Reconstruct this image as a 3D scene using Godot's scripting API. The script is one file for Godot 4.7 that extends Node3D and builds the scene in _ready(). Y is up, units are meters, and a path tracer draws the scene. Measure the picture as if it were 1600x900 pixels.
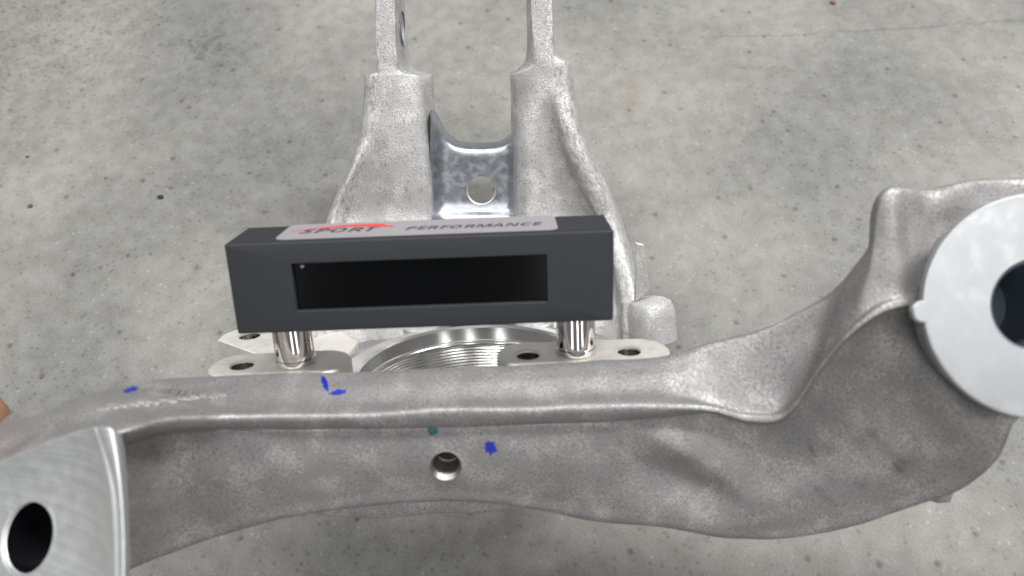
extends Node3D

# Everything on the knuckle is given in millimetres in the knuckle's own axes (x to the right,
# y along the hub axis, z towards the photographer) and leans back as one piece against the floor.
const LEAN := 39.3
const FLOOR_Y := -0.0705

var M := {}
var knuckle: Node3D
var wave := FastNoiseLite.new()


func lean() -> Basis:
	return Basis(Vector3.RIGHT, deg_to_rad(-LEAN))


func pv(a: Array) -> PackedVector3Array:
	var o := PackedVector3Array()
	for i in range(0, a.size(), 3):
		o.append(Vector3(a[i], a[i + 1], a[i + 2]))
	return o


func _ready() -> void:
	# ---- camera
	var cam := Camera3D.new()
	cam.name = "camera"
	add_child(cam)
	var k := lean()
	var pitch := deg_to_rad(-17.5)
	var look := k * (Basis(Vector3.RIGHT, pitch) * Basis(Vector3.BACK, deg_to_rad(-2.1)))
	cam.transform = Transform3D(look, k * (Vector3(10.8, 123.1, 279.1) * 0.001))
	cam.fov = 42.0136
	cam.near = 0.02
	cam.far = 60.0
	var at := CameraAttributesPhysical.new()
	at.frustum_focal_length = 31.25
	at.frustum_focus_distance = 0.335
	at.exposure_aperture = 11.5
	at.frustum_near = 0.02
	at.frustum_far = 60.0
	cam.attributes = at
	cam.current = true
	# ---- surroundings, workshop lamps and added unseen lights
	var we := WorldEnvironment.new()
	we.name = "surroundings"
	var e := Environment.new()
	e.background_mode = Environment.BG_COLOR
	e.background_color = Color(0.62, 0.63, 0.65)
	e.background_energy_multiplier = 0.5
	e.tonemap_mode = Environment.TONE_MAPPER_LINEAR
	e.tonemap_exposure = 1.1
	e.sdfgi_enabled = true
	e.ssao_enabled = true
	e.ssil_enabled = true
	we.environment = e
	add_child(we)
	lamp("ceiling_light", Vector3(1.7, 2.5, -0.9), Vector2(1.4, 0.3), 8.0)
	lamp("ceiling_light_001", Vector3(0.1, 2.5, -0.9), Vector2(1.4, 0.3), 4.0)
	lamp("ceiling_light_002", Vector3(-1.5, 2.5, -0.9), Vector2(1.4, 0.3), 3.0)
	lamp("ceiling_light_003", Vector3(1.2, 2.5, 1.1), Vector2(1.4, 0.3), 2.2)  # this and the next: unseen front fill, added to brighten bore and web
	lamp("ceiling_light_004", Vector3(-0.6, 2.5, 1.1), Vector2(1.4, 0.3), 2.0)
	lamp("added_strip_light", Vector3(-1.6, 1.3, 3.6), Vector2(0.35, 1.7), 1.2)  # three unseen upright strips, added for streaks in bore and pins
	lamp("added_strip_light_001", Vector3(0.5, 1.3, 3.8), Vector2(0.35, 1.7), 0.9)
	lamp("added_strip_light_002", Vector3(2.2, 1.3, 3.4), Vector2(0.35, 1.7), 0.9)
	wave.seed = 5
	wave.noise_type = FastNoiseLite.TYPE_SIMPLEX_SMOOTH
	wave.frequency = 0.05
	wave.fractal_octaves = 2
	materials()
	make_floor()
	make_knuckle()
	make_gauge()
	make_hand()
	make_debris()


func lamp(called: String, at: Vector3, size: Vector2, energy: float) -> void:
	var l := AreaLight3D.new()
	l.name = called
	l.area_size = size
	l.light_energy = energy
	l.light_color = Color(1.0, 0.995, 0.985)
	l.area_range = 12.0
	l.shadow_enabled = true
	add_child(l)
	l.look_at_from_position(at, Vector3(0.0, 0.0, -0.1), Vector3.FORWARD if at.y > 2.0 else Vector3.UP)


# ------------------------------------------------------------------ textures and materials
func noise(kind: int, freq: float, octaves: int, seed_: int) -> FastNoiseLite:
	var n := FastNoiseLite.new()
	n.noise_type = kind
	n.frequency = freq
	n.fractal_octaves = octaves
	n.fractal_type = FastNoiseLite.FRACTAL_FBM if octaves > 1 else FastNoiseLite.FRACTAL_NONE
	n.seed = seed_
	return n


func bytes(n: FastNoiseLite, side: int) -> PackedByteArray:
	var im := n.get_seamless_image(side, side)
	im.convert(Image.FORMAT_L8)
	return im.get_data()


func tex(side: int, data: PackedByteArray, format := Image.FORMAT_RGB8) -> ImageTexture:
	return ImageTexture.create_from_image(Image.create_from_data(side, side, false, format, data))


func plain(called: String, c: Color, metal: float, rough: float) -> StandardMaterial3D:
	var m := StandardMaterial3D.new()
	m.resource_name = called
	m.albedo_color = c
	m.metallic = metal
	m.roughness = rough
	M[called] = m
	return m


func mapped(m: StandardMaterial3D, per_metre: float) -> void:
	m.uv1_triplanar = true
	m.uv1_scale = Vector3.ONE * per_metre
	m.uv1_triplanar_sharpness = 4.0


func materials() -> void:
	var S := 1024
	# cast aluminium: shot-blasted grain, darker pits and oxide, paler rubbed patches
	var fine := bytes(noise(FastNoiseLite.TYPE_SIMPLEX, 0.16, 2, 11), S)
	var mid := bytes(noise(FastNoiseLite.TYPE_SIMPLEX, 0.075, 3, 12), S)
	var big := bytes(noise(FastNoiseLite.TYPE_SIMPLEX_SMOOTH, 0.007, 4, 13), S)
	var pit := noise(FastNoiseLite.TYPE_CELLULAR, 0.045, 1, 14)
	pit.cellular_return_type = FastNoiseLite.RETURN_DISTANCE
	pit.cellular_jitter = 1.0
	var pits := bytes(pit, S)
	var col := PackedByteArray()
	col.resize(S * S * 3)
	var hgt := PackedByteArray()
	hgt.resize(S * S)
	var rgh := PackedByteArray()
	rgh.resize(S * S)
	for i in S * S:
		var f := fine[i] / 255.0 - 0.5
		var d := mid[i] / 255.0 - 0.5
		var b := big[i] / 255.0 - 0.5
		var v := 212.0 + 46.0 * f + 22.0 * d + 26.0 * b
		var h := 128.0 + 120.0 * f + 60.0 * d
		var p := pits[i]
		if p < 46 and d + 0.6 * b < -0.02:
			v -= (46 - p) * 0.9
			h -= (46 - p) * 1.5
		if 0.6 * d + b + 0.3 * f > 0.17:
			v += minf(20.0, (0.6 * d + b + 0.3 * f - 0.17) * 300.0)
			h += 14.0
		var w := 4.0 * b + 2.0 * d
		col[i * 3] = clampi(int(v + w), 0, 255)
		col[i * 3 + 1] = clampi(int(v - 1.5 + 0.3 * w), 0, 255)
		col[i * 3 + 2] = clampi(int(v - 2.5 - w), 0, 255)
		hgt[i] = clampi(int(h), 0, 255)
		rgh[i] = clampi(int(150.0 + 50.0 * f - 110.0 * (d + 0.5 * b)), 0, 255)
	var cast := plain("cast_aluminium", Color(0.63, 0.625, 0.63), 0.4, 0.95)
	cast.albedo_texture = tex(S, col)
	cast.roughness_texture = tex(S, rgh, Image.FORMAT_L8)
	cast.heightmap_enabled = true
	cast.heightmap_texture = tex(S, hgt, Image.FORMAT_L8)
	cast.heightmap_scale = 0.017
	mapped(cast, 8.0)
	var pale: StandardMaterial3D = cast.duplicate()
	pale.resource_name = "lit_blasted_aluminium"
	pale.albedo_color = Color(0.86, 0.86, 0.86)  # paler than the beam: blasted finish plus stronger light put into the colour
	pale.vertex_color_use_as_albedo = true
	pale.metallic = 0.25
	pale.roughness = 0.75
	M["lit_blasted_aluminium"] = pale
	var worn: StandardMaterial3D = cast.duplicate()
	worn.resource_name = "shaded_worn_aluminium"
	worn.albedo_color = Color(0.668, 0.665, 0.667)  # darker than the arms: shade over the beam put into the base tone
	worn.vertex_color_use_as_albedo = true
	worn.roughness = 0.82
	M["shaded_worn_aluminium"] = worn
	# machined aluminium: fine feed lines, a satin sheen
	var ml := noise(FastNoiseLite.TYPE_SIMPLEX, 0.02, 3, 21)
	var mlb := bytes(ml, 512)
	var mh := PackedByteArray()
	mh.resize(512 * 512)
	var rng := RandomNumberGenerator.new()
	rng.seed = 77
	var row := PackedFloat32Array()
	for y in 512:
		row.append(rng.randf())
	var mr := PackedByteArray()
	mr.resize(512 * 512)
	for i in 512 * 512:
		var l := row[i / 512]
		mh[i] = clampi(int(90.0 + 60.0 * l + 30.0 * (mlb[i] / 255.0)), 0, 255)
		mr[i] = clampi(int(120.0 + 50.0 * l + 40.0 * (mlb[i] / 255.0)), 0, 255)
	var mach := plain("machined_aluminium", Color(0.79, 0.795, 0.80), 0.8, 0.8)
	mach.roughness_texture = tex(512, mr, Image.FORMAT_L8)
	mach.heightmap_enabled = true
	mach.heightmap_texture = tex(512, mh, Image.FORMAT_L8)
	mach.heightmap_scale = 0.0012
	mapped(mach, 14.0)
	var pad := plain("milled_pad", Color(0.87, 0.86, 0.84), 0.75, 0.52)
	pad.roughness_texture = mach.roughness_texture
	pad.roughness = 0.95
	mapped(pad, 14.0)
	# bright milled pocket with swirls of coolant and fingerprints
	var sw := noise(FastNoiseLite.TYPE_SIMPLEX, 0.012, 4, 31)
	sw.domain_warp_enabled = true
	sw.domain_warp_amplitude = 60.0
	sw.domain_warp_frequency = 0.01
	var swb := bytes(sw, 512)
	var sf := bytes(noise(FastNoiseLite.TYPE_SIMPLEX, 0.11, 2, 32), 512)
	var bc := PackedByteArray()
	bc.resize(512 * 512 * 3)
	var wc := PackedByteArray()
	wc.resize(512 * 512 * 3)
	var br := PackedByteArray()
	br.resize(512 * 512)
	for i in 512 * 512:
		var a := swb[i] / 255.0
		var b := sf[i] / 255.0
		var v := 196.0 + 18.0 * smoothstep(0.45, 0.8, a) + 12.0 * (b - 0.5)
		bc[i * 3] = clampi(int(v), 0, 255)
		bc[i * 3 + 1] = clampi(int(v + 5.0), 0, 255)
		bc[i * 3 + 2] = clampi(int(v + 13.0), 0, 255)
		var z := clampi(int(236.0 + 8.0 * smoothstep(0.3, 0.8, a) + 8.0 * (b - 0.5)), 0, 255)
		wc[i * 3] = z
		wc[i * 3 + 1] = z
		wc[i * 3 + 2] = z
		br[i] = clampi(int(112.0 + 64.0 * a + 30.0 * b), 0, 255)
	var bright := plain("bright_milled_aluminium", Color(0.86, 0.86, 0.86), 1.0, 0.7)
	bright.albedo_texture = tex(512, bc)
	bright.roughness_texture = tex(512, br, Image.FORMAT_L8)
	mapped(bright, 25.0)
	var bore := plain("turned_aluminium", Color(0.86, 0.855, 0.85), 1.0, 0.2)
	bore.anisotropy_enabled = false
	plain("polished_steel", Color(0.83, 0.81, 0.80), 1.0, 0.07)
	plain("thread_aluminium", Color(0.52, 0.51, 0.50), 0.95, 0.42)
	plain("shaded_bore", Color(0.2, 0.2, 0.22), 0.9, 0.3)  # dark colour stands in for the shade inside the lug bore
	plain("dark_hole", Color(0.10, 0.10, 0.11), 0.6, 0.5)  # near-black discs: shade deep in the holes put into the colour
	var ws := plain("zinc_plated_steel", Color(0.68, 0.69, 0.70), 0.65, 0.62)
	ws.roughness = 0.75
	ws.roughness_texture = tex(512, br, Image.FORMAT_L8)
	ws.albedo_texture = tex(512, wc)
	mapped(ws, 16.0)
	plain("bushing_sleeve", Color(0.36, 0.40, 0.45), 0.3, 0.5)
	# printed plastic: thin layer lines
	var lay := PackedByteArray()
	lay.resize(256 * 256)
	for i in 256 * 256:
		var y := i / 256
		lay[i] = clampi(int(128.0 + 60.0 * sin(y * TAU / 8.0) + 40.0 * (sf[(i % 256) + (y * 512)] / 255.0 - 0.5)), 0, 255)
	var pl := plain("printed_plastic", Color(0.105, 0.112, 0.138), 0.0, 0.6)
	pl.heightmap_enabled = true
	pl.heightmap_texture = tex(256, lay, Image.FORMAT_L8)
	pl.heightmap_scale = 0.012
	mapped(pl, 100.0)
	var gl := plain("display_glass", Color(0.012, 0.012, 0.014), 0.0, 0.12)
	gl.metallic_specular = 0.35
	plain("label_vinyl", Color(0.53, 0.515, 0.53), 0.0, 0.45)
	plain("label_red", Color(0.80, 0.16, 0.15), 0.0, 0.5)
	plain("label_black", Color(0.23, 0.21, 0.22), 0.0, 0.5)
	plain("blue_ink", Color(0.03, 0.12, 0.55), 0.0, 0.45)
	plain("teal_ink", Color(0.03, 0.33, 0.36), 0.0, 0.5)
	var sk := plain("skin", Color(0.54, 0.40, 0.31), 0.0, 0.5)
	sk.subsurf_scatter_enabled = true
	sk.subsurf_scatter_strength = 0.15
	plain("pebble_dark", Color(0.17, 0.16, 0.14), 0.0, 0.8)
	plain("pebble_brown", Color(0.42, 0.31, 0.25), 0.0, 0.8)
	concrete()


func concrete() -> void:
	var S := 1536
	var cloud := bytes(noise(FastNoiseLite.TYPE_SIMPLEX_SMOOTH, 0.0032, 4, 41), S)
	var blot := bytes(noise(FastNoiseLite.TYPE_SIMPLEX, 0.034, 5, 42), S)
	var grain := bytes(noise(FastNoiseLite.TYPE_SIMPLEX, 0.36, 2, 43), S)
	var c := noise(FastNoiseLite.TYPE_CELLULAR, 0.14, 1, 44)
	c.cellular_return_type = FastNoiseLite.RETURN_DISTANCE
	c.cellular_jitter = 1.0
	var dots := bytes(c, S)
	c.cellular_return_type = FastNoiseLite.RETURN_CELL_VALUE
	var cell := bytes(c, S)
	var c2 := noise(FastNoiseLite.TYPE_CELLULAR, 0.02, 1, 45)
	c2.cellular_return_type = FastNoiseLite.RETURN_DISTANCE
	c2.cellular_jitter = 1.0
	var wide := bytes(c2, S)
	var col := PackedByteArray()
	col.resize(S * S * 3)
	var hgt := PackedByteArray()
	hgt.resize(S * S)
	for i in S * S:
		var a := cloud[i] / 255.0 - 0.5
		var b := blot[i] / 255.0 - 0.5
		var g := grain[i] / 255.0 - 0.5
		var v := 115.0 + 28.0 * a + 16.0 * b + 18.0 * g
		var h := 150.0 + 30.0 * g
		var warm := 3.0 * a - 2.0 * b
		var many := 0.5 - 1.0 * a - 0.7 * b
		var q := cell[i]
		var dd := dots[i]
		if dd < 64 and q < 150.0 * many + 30.0:
			var k := (64 - dd) * (0.04 + (q % 7) * 0.04)
			v -= k * 1.5
			h -= k * 1.6
		elif dd < 50 and q > 238:
			v += (50 - dd) * 0.6
			warm += 2.0
		if wide[i] < 16 and b < 0.05:
			v -= (16 - wide[i]) * 2.2
		col[i * 3] = clampi(int(v + 1.0 + warm), 0, 255)
		col[i * 3 + 1] = clampi(int(v + 0.5), 0, 255)
		col[i * 3 + 2] = clampi(int(v - 3.0 - warm), 0, 255)
		hgt[i] = clampi(int(h), 0, 255)
	# a hairline crack and a few stains where the floor has them
	var rng := RandomNumberGenerator.new()
	rng.seed = 3
	var wob := 0.0
	for i in 900:
		var u := i / 899.0
		wob = clampf(wob + (rng.randf() - 0.5) * 0.0006, -0.004, 0.004)
		var p := Vector2(0.157, -0.288).lerp(Vector2(0.40, -0.297), u) + Vector2(0, wob)
		blemish(col, S, p, 0.0008, Vector3.ONE * -(4.0 + 6.0 * absf(sin(u * 9.0)) * rng.randf()), rng)
	for i in 60:
		blemish(col, S, Vector2(0.090, -0.2295) + Vector2(rng.randfn(), rng.randfn()) * 0.012, 0.003, Vector3(1, -2, -6), rng)
	for i in 50:
		blemish(col, S, Vector2(-0.195, -0.2957) + Vector2(rng.randfn(), rng.randfn()) * 0.009, 0.0025, Vector3(-16, -16, -15), rng)
	for i in 1500:
		blemish(col, S, Vector2(-0.325, -0.325) + Vector2(rng.randfn(), rng.randfn()) * 0.06, 0.0014, Vector3(-22, -25, -26), rng)
	var m := plain("concrete", Color(1, 1, 1), 0.0, 0.62)
	m.albedo_texture = tex(S, col)
	m.heightmap_enabled = true
	m.heightmap_texture = tex(S, hgt, Image.FORMAT_L8)
	m.heightmap_scale = 0.008
	m.metallic_specular = 0.4


func blemish(col: PackedByteArray, S: int, at: Vector2, r: float, change: Vector3, rng: RandomNumberGenerator) -> void:
	var c := (at + Vector2.ONE * 9.9) / 0.9
	var mid := Vector2(c.x - floorf(c.x), c.y - floorf(c.y)) * S
	var n := r / 0.9 * S
	for y in range(int(mid.y - n), int(mid.y + n) + 1):
		for x in range(int(mid.x - n), int(mid.x + n) + 1):
			var f := maxf(0.0, 1.0 - Vector2(x + 0.5, y + 0.5).distance_to(mid) / maxf(n, 0.8)) * (0.6 + 0.4 * rng.randf())
			var i := (posmod(y, S) * S + posmod(x, S)) * 3
			for k in 3:
				col[i + k] = clampi(int(col[i + k] + change[k] * f), 0, 255)


# ------------------------------------------------------------------ mesh tools (millimetres)
class Shape:
	var v := PackedVector3Array()
	var t := PackedInt32Array()
	var n := PackedVector3Array()
	var c := PackedColorArray()

	func area_normals() -> void:
		n.resize(v.size())
		n.fill(Vector3.ZERO)
		for i in range(0, t.size(), 3):
			var f := (v[t[i + 1]] - v[t[i]]).cross(v[t[i + 2]] - v[t[i]])
			n[t[i]] += f
			n[t[i + 1]] += f
			n[t[i + 2]] += f
		for i in n.size():
			n[i] = n[i].normalized()

	func flip() -> void:
		for i in range(0, t.size(), 3):
			var s := t[i + 1]
			t[i + 1] = t[i + 2]
			t[i + 2] = s
		for i in n.size():
			n[i] = -n[i]

	func volume() -> float:
		var s := 0.0
		for i in range(0, t.size(), 3):
			s += v[t[i]].dot(v[t[i + 1]].cross(v[t[i + 2]]))
		return s

	func append(o: Shape) -> void:
		var base := v.size()
		v.append_array(o.v)
		n.append_array(o.n)
		for i in o.t:
			t.append(i + base)

	func moved(x: Transform3D) -> void:
		for i in v.size():
			v[i] = x * v[i]
		for i in n.size():
			n[i] = (x.basis * n[i]).normalized()


func spline(p: PackedVector3Array, steps: int, closed: bool) -> PackedVector3Array:
	var o := PackedVector3Array()
	var c := p.size()
	var last := c if closed else c - 1
	var vel := PackedVector3Array()
	for i in c:
		var a := p[(i - 1 + c) % c] if closed or i > 0 else p[i] * 2.0 - p[i + 1]
		var b := p[(i + 1) % c] if closed or i < c - 1 else p[i] * 2.0 - p[i - 1]
		var t0 := maxf(sqrt((p[i] - a).length()), 0.01)
		var t1 := maxf(sqrt((b - p[i]).length()), 0.01)
		vel.append(((p[i] - a) / t0 * t1 + (b - p[i]) / t1 * t0) / (t0 + t1))
	for i in last:
		var j := (i + 1) % c
		var tt := maxf(sqrt((p[j] - p[i]).length()), 0.01)
		for s in steps:
			var u := float(s) / steps
			var u2 := u * u
			var u3 := u2 * u
			o.append(p[i] * (2 * u3 - 3 * u2 + 1) + vel[i] * tt * (u3 - 2 * u2 + u) + p[j] * (3 * u2 - 2 * u3) + vel[j] * tt * (u3 - u2))
	if not closed:
		o.append(p[c - 1])
	return o


# A skin through rails: each rail runs lengthwise; across, the rails are joined by a curve.
func loft(rails: Array, along: int, across: int, ring: bool, caps: bool) -> Shape:
	var lines := []
	for r in rails:
		lines.append(spline(r, along, false))
	var nu: int = lines[0].size()
	var s := Shape.new()
	var nv := 0
	for i in nu:
		var sec := PackedVector3Array()
		for l in lines:
			sec.append(l[i])
		sec = spline(sec, across, ring)
		nv = sec.size()
		s.v.append_array(sec)
	var wrap := nv if ring else nv - 1
	for i in nu - 1:
		for j in wrap:
			var a := i * nv + j
			var b := i * nv + (j + 1) % nv
			var c := a + nv
			var d := b + nv
			s.t.append_array(PackedInt32Array([a, b, d, a, d, c]))
	if caps:
		for end in [0, nu - 1]:
			var mid := Vector3.ZERO
			for j in nv:
				mid += s.v[end * nv + j]
			s.v.append(mid / nv)
			var m := s.v.size() - 1
			for j in nv:
				var a: int = end * nv + j
				var b: int = end * nv + (j + 1) % nv
				s.t.append_array(PackedInt32Array([a, m, b] if end == 0 else [a, b, m]))
	s.area_normals()
	if ring and s.volume() > 0.0 or false:
		pass
	return s


# Makes the fronts clockwise and the normals point out (closed shapes), or towards a point (open ones).
func face(s: Shape, towards = null) -> Shape:
	if s.n.size() != s.v.size():
		s.area_normals()
	var good := true
	if towards == null:
		good = s.volume() > 0.0
	else:
		var sum := 0.0
		for i in s.v.size():
			sum += s.n[i].dot((towards - s.v[i]).normalized())
		good = sum > 0.0
	# here the normals follow the right hand; Godot's fronts run clockwise
	if good:
		for i in range(0, s.t.size(), 3):
			var k := s.t[i + 1]
			s.t[i + 1] = s.t[i + 2]
			s.t[i + 2] = k
	else:
		for i in s.n.size():
			s.n[i] = -s.n[i]
	return s


func roughen(s: Shape, amount: float, scale := 1.0) -> void:
	for i in s.v.size():
		s.v[i] += s.n[i] * wave.get_noise_3dv(s.v[i] * scale) * amount


func swell(s: Shape, at: Vector3, radii: Vector3, amount: float) -> void:
	for i in s.v.size():
		var q := (s.v[i] - at) / radii
		var d := q.length_squared()
		if d < 6.0:
			s.v[i] += s.n[i] * amount * exp(-d * 1.6)


# Opens a round hole: faces inside go, the edge is drawn on to the circle.
func punch(s: Shape, at: Vector3, axis: Vector3, r: float, reach: float) -> void:
	axis = axis.normalized()
	var keep := PackedInt32Array()
	var rim := {}
	var inside := PackedByteArray()
	inside.resize(s.v.size())
	for i in s.v.size():
		var d := s.v[i] - at
		var h := d.dot(axis)
		inside[i] = 1 if absf(h) < reach and (d - axis * h).length() < r else 0
	for i in range(0, s.t.size(), 3):
		if inside[s.t[i]] or inside[s.t[i + 1]] or inside[s.t[i + 2]]:
			for k in 3:
				if not inside[s.t[i + k]]:
					rim[s.t[i + k]] = true
			continue
		for k in 3:
			keep.append(s.t[i + k])
	for i in rim:
		var d: Vector3 = s.v[i] - at
		var h := d.dot(axis)
		var out: Vector3 = d - axis * h
		s.v[i] = at + axis * h + out.normalized() * r
	s.t = keep


# Splits corners sharper than the angle; expects right-hand faces.
func crease(s: Shape, degrees := 32.0) -> Shape:
	var limit := cos(deg_to_rad(degrees))
	var key := {}
	var id := PackedInt32Array()
	id.resize(s.v.size())
	for i in s.v.size():
		var q := Vector3i((s.v[i] * 200.0).round())
		if not key.has(q):
			key[q] = key.size()
		id[i] = key[q]
	var around := []
	around.resize(key.size())
	for i in key.size():
		around[i] = PackedInt32Array()
	var fn := PackedVector3Array()
	var fu := PackedVector3Array()
	for f in s.t.size() / 3:
		var x := (s.v[s.t[f * 3 + 1]] - s.v[s.t[f * 3]]).cross(s.v[s.t[f * 3 + 2]] - s.v[s.t[f * 3]])
		fn.append(x)
		fu.append(x.normalized())
		for k in 3:
			around[id[s.t[f * 3 + k]]].append(f)
	var o := Shape.new()
	for f in fn.size():
		for k in 3:
			var i := s.t[f * 3 + k]
			var sum := Vector3.ZERO
			for g in around[id[i]]:
				if fu[g].dot(fu[f]) > limit:
					sum += fn[g]
			o.v.append(s.v[i])
			o.n.append(sum.normalized())
			o.t.append(f * 3 + k)
	return o


# A profile of (radius, height) turned round an axis.
func lathe(profile: PackedVector2Array, at: Vector3, axis: Vector3, segs: int, ring := true) -> Shape:
	var y := axis.normalized()
	var x := y.cross(Vector3.RIGHT if absf(y.x) < 0.8 else Vector3.UP).normalized()
	var z := x.cross(y)
	var s := Shape.new()
	for p in profile:
		for k in segs:
			var a := TAU * k / segs
			s.v.append(at + y * p.y + (x * cos(a) + z * sin(a)) * p.x)
	for i in profile.size() - 1:
		for k in segs:
			var a := i * segs + k
			var b := i * segs + (k + 1) % segs
			s.t.append_array(PackedInt32Array([a, b, b + segs, a, b + segs, a + segs]))
	return crease(s)


# An outline in a plane (x, z of its basis), drawn out along -y, with round holes through it and a small bevel.
func slab(outline: PackedVector2Array, holes: Array, depth: float, at: Transform3D, bevel := 0.4) -> Shape:
	var inner := outline
	var shrunk := Geometry2D.offset_polygon(outline, -bevel, Geometry2D.JOIN_MITER)
	if shrunk.size() == 1:
		inner = shrunk[0]
	var s := Shape.new()
	var top := inner.duplicate()
	for h in holes:
		var c := PackedVector2Array()
		for k in 28:
			c.append(Vector2(h.x, h.y) + Vector2.from_angle(TAU * k / 28.0) * h.z)
		top = bridged(top, c)
	for side in 2:
		var y := 0.0 if side == 0 else -depth
		var idx := Geometry2D.triangulate_polygon(top)
		var base := s.v.size()
		for p in top:
			s.v.append(Vector3(p.x, y, p.y))
		for i in range(0, idx.size(), 3):
			s.t.append_array(PackedInt32Array([base + idx[i], base + idx[i + 1], base + idx[i + 2]]))
	strip(s, inner, 0.0, outline, -bevel)
	strip(s, outline, -bevel, outline, -depth + bevel)
	strip(s, outline, -depth + bevel, inner, -depth)
	for h in holes:
		var c := PackedVector2Array()
		for k in 28:
			c.append(Vector2(h.x, h.y) + Vector2.from_angle(TAU * k / 28.0) * h.z)
		strip(s, c, 0.0, c, -depth)
	# turn every face outwards: caps by height, walls by whether they lie on a hole
	for i in range(0, s.t.size(), 3):
		var a := s.v[s.t[i]]
		var b := s.v[s.t[i + 1]]
		var c := s.v[s.t[i + 2]]
		var nn := (b - a).cross(c - a)
		var mid := (a + b + c) / 3.0
		var want := Vector3.UP if absf(nn.normalized().y) > 0.95 and mid.y > -depth * 0.5 else Vector3.DOWN if absf(nn.normalized().y) > 0.95 else Vector3.ZERO
		if want == Vector3.ZERO:
			var in_hole := false
			for h in holes:
				if absf(Vector2(a.x, a.z).distance_to(Vector2(h.x, h.y)) - h.z) < 0.02:
					in_hole = true
					want = Vector3(h.x - mid.x, 0, h.y - mid.z)
			if not in_hole:
				var q := Vector2(mid.x, mid.z) + Vector2(nn.x, nn.z).normalized() * 0.3
				want = nn if not Geometry2D.is_point_in_polygon(q, outline) else -nn
		if nn.dot(want) < 0.0:
			var k := s.t[i + 1]
			s.t[i + 1] = s.t[i + 2]
			s.t[i + 2] = k
	var o := crease(s, 30.0)
	o.moved(at)
	return o


func strip(s: Shape, a: PackedVector2Array, ya: float, b: PackedVector2Array, yb: float) -> void:
	if a.size() != b.size():
		return
	var base := s.v.size()
	# the shrunk outline may start elsewhere: join each point to the nearest
	var shift := 0
	var best := INF
	for k in b.size():
		if a[0].distance_to(b[k]) < best:
			best = a[0].distance_to(b[k])
			shift = k
	var n := a.size()
	for k in n:
		s.v.append(Vector3(a[k].x, ya, a[k].y))
		var q := b[(k + shift) % n]
		s.v.append(Vector3(q.x, yb, q.y))
	for k in n:
		var p := base + k * 2
		var q := base + (k + 1) % n * 2
		s.t.append_array(PackedInt32Array([p, p + 1, q + 1, p, q + 1, q]))


func bridged(outer: PackedVector2Array, hole: PackedVector2Array) -> PackedVector2Array:
	var bi := 0
	var bj := 0
	var best := INF
	for i in outer.size():
		for j in hole.size():
			var d := outer[i].distance_squared_to(hole[j])
			if d < best:
				best = d
				bi = i
				bj = j
	var want := not Geometry2D.is_polygon_clockwise(outer)
	if Geometry2D.is_polygon_clockwise(hole) != want:
		hole.reverse()
		bj = hole.size() - 1 - bj
	var o := PackedVector2Array()
	for i in bi + 1:
		o.append(outer[i])
	for j in hole.size() + 1:
		o.append(hole[(bj + j) % hole.size()])
	o.append(outer[bi] + (outer[(bi + 1) % outer.size()] - outer[bi]).normalized() * 0.002)
	for i in range(bi + 1, outer.size()):
		o.append(outer[i])
	return o


func round_rect(w: float, h: float, r: float, per := 6) -> PackedVector2Array:
	var o := PackedVector2Array()
	for c in 4:
		var mid := Vector2((w / 2 - r) * (1 if c == 0 or c == 3 else -1), (h / 2 - r) * (1 if c < 2 else -1))
		for k in per + 1:
			o.append(mid + Vector2.from_angle(PI / 2 * (c + float(k) / per)) * r)
	return o


func stadium(a: Vector2, b: Vector2, r: float, per := 14) -> PackedVector2Array:
	var o := PackedVector2Array()
	var t := (b - a).angle()
	for k in per + 1:
		o.append(b + Vector2.from_angle(t - PI / 2 + PI * k / per) * r)
	for k in per + 1:
		o.append(a + Vector2.from_angle(t + PI / 2 + PI * k / per) * r)
	return o


func put(called: String, s: Shape, m: String, parent: Node) -> MeshInstance3D:
	var a := []
	a.resize(Mesh.ARRAY_MAX)
	var v := s.v.duplicate()
	for i in v.size():
		v[i] = v[i] * 0.001
	a[Mesh.ARRAY_VERTEX] = v
	a[Mesh.ARRAY_NORMAL] = s.n
	a[Mesh.ARRAY_INDEX] = s.t
	if s.c.size() == v.size():
		a[Mesh.ARRAY_COLOR] = s.c
	var mesh := ArrayMesh.new()
	mesh.add_surface_from_arrays(Mesh.PRIMITIVE_TRIANGLES, a)
	mesh.surface_set_material(0, M[m])
	var o := MeshInstance3D.new()
	o.name = called
	o.mesh = mesh
	parent.add_child(o, true)
	return o


func thing(called: String, label: String, category: String, group := "") -> Node3D:
	var o := Node3D.new()
	o.name = called
	add_child(o, true)
	tag(o, label, category, group)
	return o


func tag(o: Node, label: String, category: String, group := "") -> void:
	o.set_meta("label", label)
	o.set_meta("category", category)
	if group:
		o.set_meta("group", group)


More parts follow.
